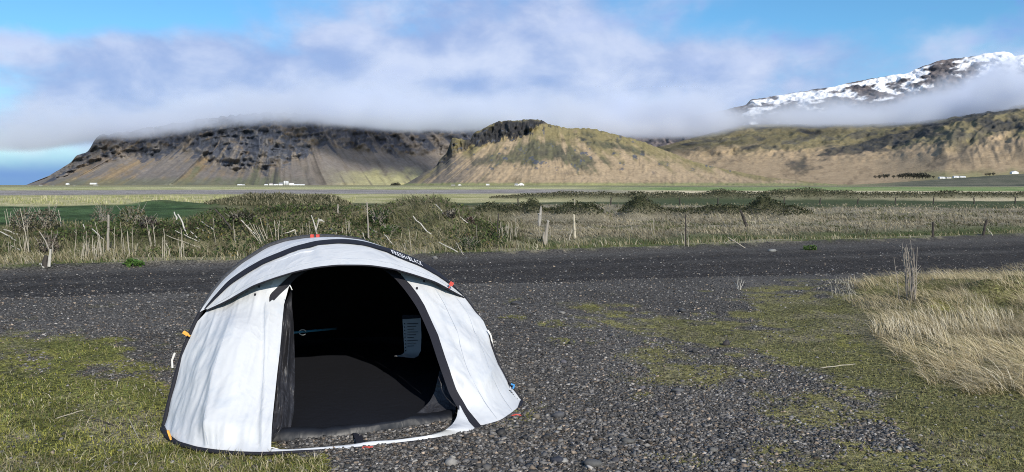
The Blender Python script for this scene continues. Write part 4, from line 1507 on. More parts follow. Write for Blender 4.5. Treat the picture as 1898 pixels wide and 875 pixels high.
# groundsheet with a raised lip
gfront = [(505, 816.4), (564, 814), (627.5, 810), (690.7, 801.7), (754, 791), (838, 780)]
gf = resample([gz(*p, 0.016) for p in gfront], 50, 1)
lip_px = [(512, 797), (543, 795), (606, 791), (670, 789), (733, 782), (775, 773), (838, 756)]
gl_ = resample([gz(*p, 0.05) for p in lip_px], 50, 1)
phs = np.linspace(0, np.pi, 50)
rearin = CEN + (-np.cos(phs) * HALF * 0.93)[:, None] * axis + (np.sin(phs) * (DEPTH - 0.12))[:, None] * BACK
rows = [gf + np.array([0, 0, -0.010]), gf + np.array([0, 0.01, 0.03]), gl_ * 0.5 + gf * 0.5 + np.array([0, 0, 0.028]), gl_, gl_ * 0.9 + 0.1 * rearin]
for q in np.linspace(0.2, 1, 14):
    r_ = gl_ * (1 - q) + rearin * q
    r_[:, 2] = 0.022
    rows.append(r_)
rows[4][:, 2] = 0.024
r_ = rearin.copy(); r_[:, 2] = 0.14; rows.append(r_ + BACK * 0.03)
P = np.array(rows)
P[..., 2] += 0.006 * fbm(P[..., 0] * 6, P[..., 1] * 6, 251, 3) * (P[..., 2] > .012)
P[1:4, :, 2] += 0.010 * vnoise(np.arange(50) / 3.0, np.zeros(50), 253)[None]
sheet(P[3:], 'groundsheet', M_FLOOR, liner=False)
sheet(P[:4], 'groundsheet_lip', M_LIP, liner=False)
# inner tent: black shell inside the canopy, and its low corner at the door
mi = ms * 0.97 + np.array([CEN[0], CEN[1], 0]) * 0.03
ri = CEN + (-np.cos(ph) * HALF * 0.95)[:, None] * axis + (np.sin(ph) ** 0.8 * (DEPTH - 0.07))[:, None] * BACK
ri[:, 2] = 0.02
ci = 0.45 * mi + 0.55 * ri
ci[:, 2] = mi[:, 2] * 1.0
P = (1 - v) ** 2 * mi[None] + 2 * v * (1 - v) * ci[None] + v ** 2 * ri[None]
n_ = out_dir(normals(P), np.array([0, -0.8, -0.5]))
P = P + n_ * 0.03
P[..., 2] = np.maximum(P[..., 2], 0.015)
sheet(P, 'inner_tent', M_BLACK, liner=False, label='black inner tent seen through the door')
A = resample([(814, 690), (806, 726), (796, 745), (780, 760), (764, 772)], 24, 1)
B = resample([(822, 672), (834, 716), (846, 748), (843, 771), (838, 779), (800, 785), (764, 790)], 24, 1)
v2 = np.linspace(0, 1, 10)[:, None, None]
S = (1 - v2) * A[None] + v2 * B[None]
zz = np.interp(S[..., 1], [672, 720, 760, 790], [0.55, 0.33, 0.16, 0.02])
d = np.stack([(S[..., 0] - 949) / FPX, CP + (437.5 - S[..., 1]) / FPX * SP, -SP + (437.5 - S[..., 1]) / FPX * CP], -1)
Yc = np.interp(S[..., 1], [672, 740, 790], [5.42, 5.22, 5.02]) + 0.02 * fbm(S[..., 0] / 14, S[..., 1] / 10, 261)
P = np.array([0, 0, CAM_H]) + d * (Yc / d[..., 1])[..., None]
P[..., 2] = np.maximum(P[..., 2], 0.03)
sheet(P, 'inner_door_corner', M_NYLON, liner=False)

# small fittings
def strap(pts, w, mat, name='peg_loop', label=None, parent=ROOT):
    mm = MB()
    mm.tube(resample(pts, 10, 1), w, 6, True, 0.45)
    o = mm.build(name, mat, parent, True)
    if label:
        o['label'] = label
    return o


for px in (580, 590.5):
    c0 = to_plane([(px, 441)], L0, plane_n(L0, R0, at(606, 439.5, 5.92)))[0] + np.array([0, -0.02, 0])
    mm = MB(); mm.box(c0 + np.array([0, 0, 0.012]), (0.024, 0.02, 0.032)); mm.build('hoop_clip', M_RED, ROOT)
c0 = AWS[2, -12] + np.array([0, -0.02, 0.01])
c0 = at(837, 526, 5.72)
mm = MB(); mm.box(c0, (0.030, 0.024, 0.028), Matrix.Rotation(0.5, 3, 'Y')); mm.tube([c0, c0 + np.array([-.02, -.02, -.03])], .005, 5)
mm.build('hoop_clip', M_RED, ROOT)['label'] = 'red buckle on the right shoulder of the awning'
c0 = gz(957, 771, 0.02)
strap([c0 + np.array([-.03, 0, 0]), c0 + np.array([.0, -.005, .012]), c0 + np.array([.035, .004, 0])], 0.013, M_RED, label='red peg loop at the right corner')
c0 = gz(682, 829, 0.018)
mm = MB(); mm.box(c0 + np.array([0, -.008, 0]), (0.062, 0.012, 0.014), Matrix.Rotation(0.12, 3, 'Z')); mm.build('peg_loop', M_RED, ROOT)['label'] = 'red tab on the front edge below the door'
c0 = at(344, 618, HOOP[3][1] - 0.02)
mm = MB(); mm.box(c0, (0.036, 0.016, 0.022), Matrix.Rotation(0.6, 3, 'Y')); mm.tube([c0, c0 + np.array([.03, 0, -.02])], .007, 5)
mm.build('peg_loop', M_ORANGE, ROOT)['label'] = 'orange strap on the left hoop'
c0 = gz(315, 809, 0.03)
strap([c0 + np.array([-.02, .02, .03]), c0, c0 + np.array([.022, -.03, -.012])], 0.011, M_ORANGE, label='orange peg loop at the left corner')
c0 = wall_pt(491, 719, -0.02)
mm = MB(); mm.box(c0, (0.028, 0.012, 0.014), Matrix.Rotation(0.2, 3, 'Y')); mm.tube([c0 + np.array([.0, -.004, -.01]), c0 + np.array([.02, -.006, .008])], .004, 5); mm.tube([c0 + np.array([-.014, -.004, .006]), c0 + np.array([-.014, -.006, -.03])], .003, 5)
mm.build('toggle', M_TAPE, ROOT)
c0 = at(538.5, 533, 5.14)
mm = MB(); mm.tube([c0 + np.array([-.006, 0, .016]), c0 + np.array([.004, -.004, .002]), c0 + np.array([.01, 0, -.016])], .0035, 5); mm.build('zip_pull', M_CORD, ROOT)
c0 = gz(505, 832, 0.025)
mm = MB(); mm.tube([c0 + np.array([-.07, 0, 0]), c0 + np.array([0, .004, .006]), c0 + np.array([.05, -.006, -.004])], .003, 5); mm.build('zip_pull', M_CORD, ROOT)
c0 = at(951, 717, HOOP[29][1] - .05)
mm = MB(); mm.tube([c0 + np.array([-.015, 0, .02]), c0 + np.array([.008, 0, .012]), c0 + np.array([.0, -.01, -.01])], .007, 5); mm.build('cord', M_BLUE, ROOT)
for q in range(4):
    pass
c1 = at(946, 728, HOOP[29][1] - .09)
mm = MB()
for q in range(4):
    mm.tube([c1 + np.array([-.012 + q * .007, -.004, .02 - q * .013]), c1 + np.array([.010 + q * .007, -.004, .012 - q * .013])], .003, 5)
mm.build('cord', M_INK, ROOT)
lp = np.array([at(x_, y_, 5.72) for x_, y_ in ((904, 612), (910, 622), (913, 640), (916, 652))])
mm = MB(); mm.tube(resample(lp, 12, 1), .006, 5); mm.build('vent_loop', M_CORD, ROOT)
c0 = at(321, 668, HOOP[2][1] + .06)
mm = MB(); mm.tube([c0 + np.array([.012, 0, .05]), c0 + np.array([-.008, 0, .0]), c0 + np.array([-.006, 0, -.05])], .007, 6); mm.build('vent_loop', M_CORD, ROOT)
# strap from groundsheet to the sill
a_, b_ = gz(664, 805, 0.02), gz(671, 823, 0.025)
mm = MB(); st_ = np.array([a_, (a_ + b_) / 2, b_]); mm.tube(st_, 0.036, 6, True, 0.12); mm.build('sill_strap', M_TAPE, ROOT)
for px_, py_ in ((473, 546), (773, 534), (480, 531), (786, 521)):
    c0 = wall_pt(px_, py_, -0.012)
    mm = MB(); mm.box(c0, (0.012, 0.008, 0.016)); mm.build('toggle', M_TAPE, ROOT)

# things lying in the tent: a hanging printed sheet and a teal pole
sheet_rows = [((745, 584), (778, 584)), ((746, 592), (780, 590)), ((748, 625), (781, 622)), ((749.6, 653), (780, 650)), ((745, 657), (775, 660)), ((730, 660), (767, 664))]
dep = [6.20, 6.19, 6.16, 6.13, 6.05, 5.98]
P = np.array([[at(l_[0] + (r_[0] - l_[0]) * q, l_[1] + (r_[1] - l_[1]) * q, dep[k]) for q in np.linspace(0, 1, 6)] for k, (l_, r_) in enumerate(sheet_rows)])
oS = P[0, 2]
pr = empty('instruction_sheet', (P[-1, 3, 0], P[-1, 3, 1], P[-1, 3, 2]), 'grey printed instruction sheet with punched edge hanging inside the tent on the right', 'paper sheet')
mm = MB(); mm.grid(P); mm.build('page', M_PAPER, pr, True)
tow = np.array([0, -0.01, 0.003])
mm = MB(); mm.grid(P[:2] + tow * .6); mm.build('header_strip', M_TAPE, pr)
mm = MB()
for k in range(9):
    q = k / 8
    y_ = 600 + q * 50
    c_ = at(749.5 + 2.5 * q, y_, np.interp(y_, [592, 653], [6.17, 6.11]))
    mm.box(c_, (0.008, 0.004, 0.010))
o_ = mm.build('punched_holes', M_INK, pr); o_['kind'] = 'stuff'
mm = MB()
for k in range(9):
    y_ = 600 + k * 5.2
    a_ = at(755, y_, np.interp(y_, [592, 653], [6.17, 6.11])); b_ = at(775 - (k % 3) * 4, y_ - .5, np.interp(y_, [592, 653], [6.17, 6.11]))
    mm.tube([a_, b_], .0022, 4)
o_ = mm.build('print_lines', M_INK, pr); o_['kind'] = 'stuff'
pa, pb = at(538, 617, 6.30), at(623, 609, 6.75)
po = empty('tent_pole', ((pa[0] + pb[0]) / 2, (pa[1] + pb[1]) / 2, min(pa[2], pb[2])), 'slim teal pole with a pale ring, strapped inside the tent on the left', 'pole')
mm = MB(); mm.tube([pa, pb], .010, 8); mm.build('rod', M_TEAL, po, True)
mm = MB()
rc = at(561, 616, 6.38)
ang = np.linspace(0.3, 2 * np.pi - .6, 14)
mm.tube([rc + np.array([.03 * math.cos(a_), 0, .022 * math.sin(a_)]) for a_ in ang], .0045, 5); mm.build('ring', M_CORD, po, True)

# footprint of the tent on the ground, kept clear of stones and grass (the strip between sill and groundsheet stays open)
FOOT = np.concatenate([gf[:, :2], [R0[:2]], rear[::-1][1:-1, :2], [L0[:2]], FR3[:8, :2]])
APRON = np.concatenate([FR3[6:14, :2], gf[::-1, :2]])
FOOT_ALL = np.concatenate([FR3[:, :2], rear[::-1][:, :2]])


def in_poly(x, y, P):
    c = np.zeros(np.shape(x), bool)
    j = len(P) - 1
    for i in range(len(P)):
        yi, yj, xi, xj = P[i, 1], P[j, 1], P[i, 0], P[j, 0]
        if yi != yj:
            c ^= ((yi > y) != (yj > y)) & (x < (xj - xi) * (y - yi) / (yj - yi) + xi)
        j = i
    return c


GFP = np.array([gz(*p)[:2] for p in [(503, 838), (505, 817), (564, 814.5), (627, 810.5), (690, 802), (754, 791.5), (838, 781), (836, 788), (825, 798), (796, 808), (690, 820), (585, 831)]])


def tent_clear(x, y):
    """True where nothing may grow or lie because the tent stands there"""
    return in_poly(x, y, FOOT_ALL) & ~in_poly(x, y, GFP)
# ------------------------------------------------------------------ gravel, grass and other ground cover
def stones(name, n_or_pts, size, mat, label, seeds=24, subdiv=0):
    """many small angular stones in one mesh: pts (n,3), size (n,)"""
    pts = n_or_pts
    n = len(pts)
    # prototypes
    if subdiv == 0:
        base = np.array([(-1, -1, -1), (1, -1, -1), (1, 1, -1), (-1, 1, -1), (-1, -1, 1), (1, -1, 1), (1, 1, 1), (-1, 1, 1)], float) * 0.62
        tri = np.array([(4, 5, 6), (4, 6, 7), (0, 1, 5), (0, 5, 4), (1, 2, 6), (1, 6, 5), (2, 3, 7), (2, 7, 6), (3, 0, 4), (3, 4, 7)])
    else:
        bm = bmesh.new()
        bmesh.ops.create_icosphere(bm, subdivisions=subdiv, radius=1.0)
        base = np.array([v.co[:] for v in bm.verts])
        tri = np.array([[v.index for v in f.verts] for f in bm.faces])
        bm.free()
    protos = []
    for k in range(seeds):
        j = base + RNG.normal(0, 0.22 if subdiv == 0 else 0.13, base.shape)
        if subdiv:
            for _ in range(6):                       # knock flat facets off
                d = RNG.normal(0, 1, 3); d /= np.linalg.norm(d)
                q = j @ d
                j = j - np.maximum(q - 0.42, 0)[:, None] * d
        protos.append(j * np.array([1.15, 0.9, 0.55]))
    protos = np.array(protos)
    idx = RNG.integers(0, seeds, n)
    a = RNG.uniform(0, 2 * np.pi, n)
    b = RNG.normal(0, 0.3, n)
    ca, sa, cb, sb = np.cos(a), np.sin(a), np.cos(b), np.sin(b)
    P = protos[idx] * size[:, None, None]
    x, y, z = P[..., 0], P[..., 1], P[..., 2]
    x, z = x * cb[:, None] - z * sb[:, None], x * sb[:, None] + z * cb[:, None]
    x, y = x * ca[:, None] - y * sa[:, None], x * sa[:, None] + y * ca[:, None]
    V = np.stack([x, y, z], -1) + pts[:, None, :]
    nv = base.shape[0]
    T = (tri[None] + (np.arange(n) * nv)[:, None, None]).reshape(-1, 3)
    g = RNG.uniform(0, 1, n)
    col = np.array([0.112, 0.105, 0.098])[None] * (0.32 + 1.5 * g[:, None] ** 1.8)
    pale = RNG.uniform(0, 1, n)
    col[pale > 0.84] *= 1.8
    col[pale > 0.975] = np.array([0.26, 0.25, 0.23])
    brown = RNG.uniform(0, 1, n) > 0.82
    col[brown] *= np.array([1.25, 1.05, 0.85])
    cols = np.repeat(col, nv, axis=0)
    me = mesh_np(name, V.reshape(-1, 3), T, cols)
    o = link(name, me, mat)
    o['label'] = label
    o['kind'] = 'stuff'
    return o


def scatter_px(n, x0, x1, y0, y1, p=1.0):
    """ground points spread evenly over what the camera sees of the ground between two rows, denser near (p<1) or far"""
    py = y0 + (y1 - y0) * RNG.uniform(0, 1, n) ** p
    px = RNG.uniform(x0, x1, n)
    a = (px - 949) / FPX
    b = (437.5 - py) / FPX
    dy, dz = CP + b * SP, -SP + b * CP
    t = -CAM_H / dz
    return a * t, dy * t


def put(x, y, keep):
    x, y = x[keep], y[keep]
    return np.stack([x, y, H(x, y)], -1)


# gravel
x, y = scatter_px(112000, -160, 2060, 520, 930, 0.9)
yn, yf = road_edges(x)
g = grassiness(x, y)
nf = fbm(x * 4.0, y * 4.0, 43)
gg = turf_cover(x, y)
keep = (y < yn + 0.25) & (RNG.uniform(0, 1, len(x)) > sm(gg, 0.15, 0.75) * 0.965) & ~tent_clear(x, y)
pts = put(x, y, keep)
sz = (0.0052 + 0.0115 * RNG.uniform(0, 1, len(pts)) ** 3) * (1 + 0.35 * sm(pts[:, 1], 7, 13))
pts[:, 2] += sz * 0.22
stones('gravel', pts, sz, M_STONE, 'dark grey volcanic gravel covering the pitch around the tent')
x, y = scatter_px(15000, -160, 2060, 505, 930, 0.85)
yn, yf = road_edges(x)
g = turf_cover(x, y)
keep = (y < yn + 0.1) & (RNG.uniform(0, 1, len(x)) > sm(g, 0.15, 0.85) * 0.97) & ~tent_clear(x, y) & (vnoise(x * 1.3, y * 1.3, 301) > 0.25)
pts = put(x, y, keep)
pxs_, pys_ = to_px(pts[:, 0], pts[:, 1])
coarse = 0.35 + 0.65 * np.exp(-((pxs_ - 1020) / 260) ** 2) * sm(pys_, 640, 800)
sz = 0.010 + 0.030 * coarse * RNG.uniform(0, 1, len(pts)) ** 3.5
pts[:, 2] += sz * 0.2
stones('gravel', pts, sz, M_STONE, 'coarser angular gravel scattered among the fine gravel', 24, 1)
# loose chips on the track
x, y = scatter_px(30000, -160, 2060, 432, 575, 1.0)
yn, yf = road_edges(x)
t_ = (y - yn) / (yf - yn)
keep = (t_ > -0.05) & (t_ < 1.10) & (RNG.uniform(0, 1, len(x)) < 0.45 + 0.5 * (np.exp(-((t_ - 1.03) / 0.06) ** 2) + np.exp(-((t_ - 0.0) / 0.12) ** 2)))
pts = put(x, y, keep)
sz = 0.008 + 0.016 * RNG.uniform(0, 1, len(pts)) ** 3.5
pts[:, 2] += sz * 0.15
stones('road_chippings', pts, sz, M_STONE, 'loose chippings lying on the dark track')


def blades(name, P, hgt, wid, lean, col, label, mat, tipcol=None, segs=2, spread=0.35):
    """grass blades in one mesh; lean (n,3) is how far the tip is carried sideways, in blade lengths"""
    n = len(P)
    a = RNG.uniform(0, 2 * np.pi, n)
    # blades turn roughly edge on to the view at random
    wdir = np.stack([np.cos(a), np.sin(a) * 0.5, np.zeros(n)], -1) * (wid * 0.5)[:, None]
    ln = lean + np.concatenate([RNG.normal(0, spread, (n, 2)), np.zeros((n, 1))], 1)
    Vs, rows = [], []
    qs = np.linspace(0, 1, segs + 1)
    for q in qs[:-1]:
        c = P + np.stack([ln[:, 0] * q ** 1.7, ln[:, 1] * q ** 1.7, q * (1 - 0.35 * q * np.clip(np.hypot(ln[:, 0], ln[:, 1]), 0, 1.6)) + 0 * q], -1) * hgt[:, None]
        wq = wdir * (1 - 0.55 * q)
        Vs += [c - wq, c + wq]
    q = 1.0
    tip = P + np.stack([ln[:, 0], ln[:, 1], (1 - 0.35 * np.clip(np.hypot(ln[:, 0], ln[:, 1]), 0, 1.6))], -1) * hgt[:, None]
    Vs.append(tip)
    V = np.stack(Vs, 1)
    k = V.shape[1]
    tr = []
    for s in range(segs - 1):
        b = 2 * s
        tr += [(b, b + 1, b + 3), (b, b + 3, b + 2)]
    b = 2 * (segs - 1)
    tr.append((b, b + 1, b + 2))
    T = (np.array(tr)[None] + (np.arange(n) * k)[:, None, None]).reshape(-1, 3)
    if tipcol is None:
        tipcol = col
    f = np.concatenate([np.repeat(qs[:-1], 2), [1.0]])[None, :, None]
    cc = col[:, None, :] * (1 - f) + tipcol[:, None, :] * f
    me = mesh_np(name, V.reshape(-1, 3), T, np.clip(cc, 0.004, 0.9).reshape(-1, 3))
    o = link(name, me, mat)
    o['label'] = label
    o['kind'] = 'stuff'
    return o


def pick(n, opts, w):
    k = RNG.choice(len(opts), n, p=np.array(w) / sum(w))
    return np.array(opts)[k] * RNG.uniform(0.75, 1.25, (n, 1))


def zer(n):
    return np.zeros((n, 3))


G_GREEN, G_OLIVE, G_STRAW, G_PALE, G_DARK, G_MOSS = (0.085, 0.125, 0.030), (0.165, 0.158, 0.062), (0.36, 0.31, 0.185), (0.52, 0.47, 0.35), (0.028, 0.042, 0.014), (0.25, 0.24, 0.065)

# short turf: left corner, moss edge, right-hand side, and inside the sill
x, y = scatter_px(105000, -160, 2060, 545, 930, 0.8)
g = grassiness(x, y)
nf = fbm(x * 4.0, y * 4.0, 43)
nb = fbm(x * 0.8, y * 0.8, 41)
gg = turf_cover(x, y)
keep = (RNG.uniform(0, 1, len(x)) < sm(gg, 0.30, 0.95)) & ~tent_clear(x, y)
P_ = put(x, y, keep)
ggk, n = gg[keep], int(keep.sum())
px_, py_ = to_px(P_[:, 0], P_[:, 1])
dry = np.clip(0.22 + 0.35 * fbm(P_[:, 0] * 1.4, P_[:, 1] * 1.4, 311) + 0.25 * sm(py_, 760, 880) * (px_ < 700), 0.05, 0.7)
col = pick(n, [(0.125, 0.158, 0.040), (0.22, 0.215, 0.058), (0.30, 0.285, 0.075), (0.18, 0.15, 0.075)], [4, 4, 1.8, 1.0])
d_ = RNG.uniform(0, 1, n) < dry * 0.6
col[d_] = pick(int(d_.sum()), [G_STRAW, G_PALE, G_OLIVE], [4, 1, 3])
hg = (0.011 + 0.026 * RNG.uniform(0, 1, n) ** 2) * (0.5 + 0.7 * sm(ggk, .5, 1)) * np.where(px_ > 1000, .75, 1)
hg[d_] *= 1.5
pn = fbm(P_[:, 0] * 2.3, P_[:, 1] * 2.3, 315, 3)
col = col * (0.92 + 0.5 * np.clip(pn, -.9, .9))[:, None]
ym = (fbm(P_[:, 0] * 1.7 + 9, P_[:, 1] * 1.7, 317, 3) > .28) & (RNG.uniform(0, 1, n) < .75)
col[ym] = pick(int(ym.sum()), [(0.36, 0.34, 0.07), (0.29, 0.29, 0.065), (0.21, 0.22, 0.055)], [2, 3, 2])
hg[ym] *= .6
rg_ = (0.42 * sm(px_, 950, 1250))[:, None]
col = col * (1 - rg_) + np.array([0.17, 0.15, 0.09]) * rg_
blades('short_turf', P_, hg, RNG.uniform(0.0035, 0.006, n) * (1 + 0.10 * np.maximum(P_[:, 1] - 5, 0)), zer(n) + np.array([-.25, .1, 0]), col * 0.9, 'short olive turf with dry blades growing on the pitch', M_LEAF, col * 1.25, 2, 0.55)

# long wiry bents in the left corner
x, y = scatter_px(1300, -100, 640, 735, 930, 0.8)
g = grassiness(x, y)
keep = (g > 0.6) & (vnoise(x * 2.2, y * 2.2, 321) > 0.42) & ~tent_clear(x, y)
P_ = put(x, y, keep); n = len(P_)
col = pick(n, [G_STRAW, G_PALE, G_OLIVE], [4, 3, 2])
blades('wiry_grass', P_, RNG.uniform(0.035, 0.10, n), RNG.uniform(.002, .004, n), zer(n) + np.array([.4, .1, 0]), col * .8, 'long wiry bleached blades in the turf in front of the tent', M_DRY, col, 3, 0.7)

# moss cushions: low leafy tufts
x, y = scatter_px(30000, -160, 2060, 575, 930, 0.8)
g = grassiness(x, y)
nf = fbm(x * 4.0, y * 4.0, 43)
gg = turf_cover(x, y)
yn, yf = road_edges(x)
sp = sm(vnoise(x * 2.1, y * 2.1, 53) + 0.35 * vnoise(x * 9, y * 9, 54), 1.02, 1.15) * (y < yn - .5)
keep = (((gg > 0.20) & (gg < 0.6) & (nf + .6 * fbm(x * 9, y * 9, 48) > .0)) | (RNG.uniform(0, 1, len(x)) < sp)) & ~tent_clear(x, y)
P_ = put(x, y, keep); n = len(P_)
col = pick(n, [G_MOSS, G_OLIVE, (0.34, 0.33, 0.08)], [4, 3, 2])
blades('moss', P_, RNG.uniform(0.008, 0.02, n), RNG.uniform(.006, .011, n), zer(n), col * .7, 'yellow green moss cushions among the gravel', M_LEAF, col * 1.1, 1, 0.8)


# the blown tussocks of straw on the right
def tuss_mask(px, py):
    edge = np.interp(px, [1540, 1600, 1650, 1700, 1760, 1830, 1898, 2100], [545, 600, 655, 690, 715, 735, 745, 760])
    topy = np.interp(px, [1540, 1620, 1690, 1760, 1898, 2100], [545, 522, 505, 497, 490, 480])
    edge = edge + 26 * fbm(px / 34.0, py / 30.0, 327, 3)
    m = sm(edge - py, -14, 30) * sm(py - topy, -6, 10) * sm(px + 30 * fbm(px / 30.0, py / 16.0, 328, 3), 1555, 1640)
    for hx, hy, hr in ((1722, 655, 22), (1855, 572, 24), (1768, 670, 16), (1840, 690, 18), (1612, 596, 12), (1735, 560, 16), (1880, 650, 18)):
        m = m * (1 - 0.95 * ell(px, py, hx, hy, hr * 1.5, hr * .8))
    return m


def straw(name, n, box, minmask, hg, wd, lean, cols, wts, label, thr, seed, spread=0.25):
    x, y = scatter_px(n, *box)
    px, py = to_px(x, y)
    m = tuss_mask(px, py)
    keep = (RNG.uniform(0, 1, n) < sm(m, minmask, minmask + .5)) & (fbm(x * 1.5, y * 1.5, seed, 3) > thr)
    P_ = put(x, y, keep); k = len(P_)
    # the wind has combed them to the lower right, swirling a little
    sw = 0.9 * fbm(P_[:, 0] * 1.0, P_[:, 1] * 1.0, seed + 3)
    L_ = np.stack([lean[0] + 0.5 * sw, lean[1] + 0.6 * sw, np.zeros(k)], -1)
    hh = RNG.uniform(hg[0], hg[1], k) * (0.6 + 0.7 * vnoise(P_[:, 0] * 1.6, P_[:, 1] * 1.6, seed + 7))
    c_ = pick(k, cols, wts)
    dr = fbm(P_[:, 0] * 1.3, P_[:, 1] * 1.6, seed + 9, 3)
    c_ = c_ * np.array([1.06, 1.02, 0.95])
    c_ = c_ * (0.98 + 0.60 * np.clip(dr, -.8, .5))[:, None]
    hh = hh * (0.85 + .45 * np.clip(dr, -1, 1))
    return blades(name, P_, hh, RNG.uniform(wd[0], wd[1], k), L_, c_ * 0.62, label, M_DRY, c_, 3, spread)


BX = (1500, 2150, 480, 780, 1.0)
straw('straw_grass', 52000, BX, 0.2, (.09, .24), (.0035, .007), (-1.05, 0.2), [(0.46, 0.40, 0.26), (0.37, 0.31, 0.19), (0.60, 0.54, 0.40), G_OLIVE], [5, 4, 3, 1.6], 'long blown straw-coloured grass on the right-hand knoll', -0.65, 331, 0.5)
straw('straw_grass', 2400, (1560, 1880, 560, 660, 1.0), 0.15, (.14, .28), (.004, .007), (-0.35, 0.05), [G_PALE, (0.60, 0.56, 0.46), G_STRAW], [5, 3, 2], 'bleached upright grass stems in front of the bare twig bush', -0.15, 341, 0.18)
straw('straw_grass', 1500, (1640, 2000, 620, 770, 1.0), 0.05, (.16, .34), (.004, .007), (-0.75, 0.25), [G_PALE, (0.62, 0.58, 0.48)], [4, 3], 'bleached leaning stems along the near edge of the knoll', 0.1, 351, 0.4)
x, y = scatter_px(700, 1530, 1590, 528, 560)
P_ = put(x, y, np.ones(len(x), bool)); n = len(P_)
c_ = pick(n, [G_PALE, (.62, .58, .48)], [1, 1])
blades('pale_grass_tuft', P_[:110], RNG.uniform(.07, .20, 110), RNG.uniform(.004, .007, 110), zer(110) + np.array([-.25, 0, 0]), c_[:110] * .6, 'pale upright grass tuft left of the bare twig bush', M_DRY, c_[:110] * .85, 2, .4)

# far verge of the track: dry grass with green at the edge
x, y = scatter_px(36000, -120, 2050, 425, 506, 1.0)
yn, yf = road_edges(x)
s_ = y - yf
px_, py_ = to_px(x, y)
lim = np.where(px_ < 950, 3.0, 2.6)
keep = (s_ > 0.12) & (s_ < lim) & (RNG.uniform(0, 1, len(x)) < 0.35 + 0.65 * sm(vnoise(x * .9, y * .9, 361), .3, .6))
P_ = put(x, y, keep); n = len(P_); s_ = s_[keep]; pxk = px_[keep]
grn = (RNG.uniform(0, 1, n) < (1 - sm(s_, .25, 1.0 + 0.5 * vnoise(P_[:, 0] * .5, P_[:, 1] * .5, 363))) * np.where(pxk > 1000, .95, .5)) | (RNG.uniform(0, 1, n) < .15)
col = pick(n, [G_STRAW, G_PALE, (0.27, 0.235, 0.15), G_OLIVE], [5, 2, 3, 1.5])
col[grn] = pick(int(grn.sum()), [G_GREEN, (0.13, 0.17, 0.05), G_OLIVE], [4, 3, 2])
hh = RNG.uniform(.10, .30, n) * (0.5 + 0.5 * sm(s_, .1, .9)) * np.where(grn, .55, 1.0) * np.where(pxk > 1350, .7, 1)
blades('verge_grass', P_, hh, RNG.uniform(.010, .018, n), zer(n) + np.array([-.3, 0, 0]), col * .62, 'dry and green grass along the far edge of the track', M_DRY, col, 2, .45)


# vegetation of the bank: leafy undergrowth, matted grass
def bank_pts(n):
    x, y = scatter_px(n, -160, 1010, 374, 470, 1.0)
    # spread over the bank itself rather than the flat plane behind it
    yn, yf = road_edges(x)
    s = RNG.uniform(1.2, 11.5, n)
    ang = (RNG.uniform(-160, 1010, n) - 949) / FPX
    y = 17.9 / (1 - 0.384 * ang) + s
    x = ang * y
    yn, yf = road_edges(x)
    return x, y, y - yf


def bank_kind(x, y):
    """dark leafy / green / matted fawn, in drifts"""
    a = fbm(x * 0.45, y * 0.35, 371, 4)
    b = fbm(x * 0.9, y * 0.8, 373, 3)
    return a, b


x, y, s_ = bank_pts(34000)
px_ = 949 + FPX * x / y
a_, b_ = bank_kind(x, y)
hum_ = np.exp(-((px_ - 775) / 75) ** 2)
keep = (s_ > 1.4) & (RNG.uniform(0, 1, len(x)) < 1 - sm(px_, 930, 1000)) & (RNG.uniform(0, 1, len(x)) < 0.55 + .4 * sm(b_, -.3, .4))
P_ = put(x, y, keep); n = len(P_); a_, b_, pxk, hum_ = a_[keep], b_[keep], px_[keep], hum_[keep]
col = pick(n, [(0.17, 0.155, 0.085), (0.26, 0.23, 0.15), G_OLIVE, (0.10, 0.125, 0.04), (0.06, 0.08, 0.028)], [3.2, 3, 2, 2, 1.5])
dk = (a_ + .3 * b_ > 0.28) & (RNG.uniform(0, 1, n) < .8 - .5 * hum_)
col[dk] = pick(int(dk.sum()), [(0.04, 0.05, 0.02), (0.055, 0.08, 0.025), (0.085, 0.105, 0.04), (0.08, 0.07, 0.04)], [3, 3, 2, 2])
hh = RNG.uniform(.08, .24, n) * (1 + .7 * hum_)
drift = 0.62 + 0.75 * np.clip(.5 + .8 * fbm(P_[:, 0] * .8, P_[:, 1] * .8, 377, 3), 0, 1)
low_ = sm(P_[:, 2], 0.0, 0.5)
col = col * drift[:, None]
fw = (hum_ > .25) & (RNG.uniform(0, 1, n) < .75)
col[fw] = pick(int(fw.sum()), [(.20, .18, .115), (.14, .135, .07), (.10, .105, .05), (.27, .24, .16)], [3, 3, 2, 1])
blades('bank_grass', P_, hh, RNG.uniform(.014, .026, n), zer(n) + np.array([-.5, .1, 0]) * (0.6 + hum_[:, None]), col * .6, 'matted rough grass covering the turf bank behind the track', M_LEAF, col, 2, .5)


def leaves(name, P, hmax, size, col, label, mat):
    """small leaf faces floating in a low layer above the ground"""
    n = len(P)
    c = P + np.stack([RNG.normal(0, .03, n), RNG.normal(0, .03, n), hmax * RNG.uniform(0.05, 1, n)], -1)
    d1 = RNG.normal(0, 1, (n, 3)); d1 /= np.linalg.norm(d1, axis=1, keepdims=True)
    d2 = np.cross(d1, RNG.normal(0, 1, (n, 3))); d2 /= np.linalg.norm(d2, axis=1, keepdims=True)
    L = size[:, None]
    V = np.stack([c - d1 * L, c - d2 * L * .5, c + d1 * L, c + d2 * L * .5], 1)
    T = (np.array([(0, 1, 2), (0, 2, 3)])[None] + (np.arange(n) * 4)[:, None, None]).reshape(-1, 3)
    me = mesh_np(name, V.reshape(-1, 3), T, np.repeat(col, 4, axis=0))
    o = link(name, me, mat)
    o['label'] = label
    o['kind'] = 'stuff'
    return o


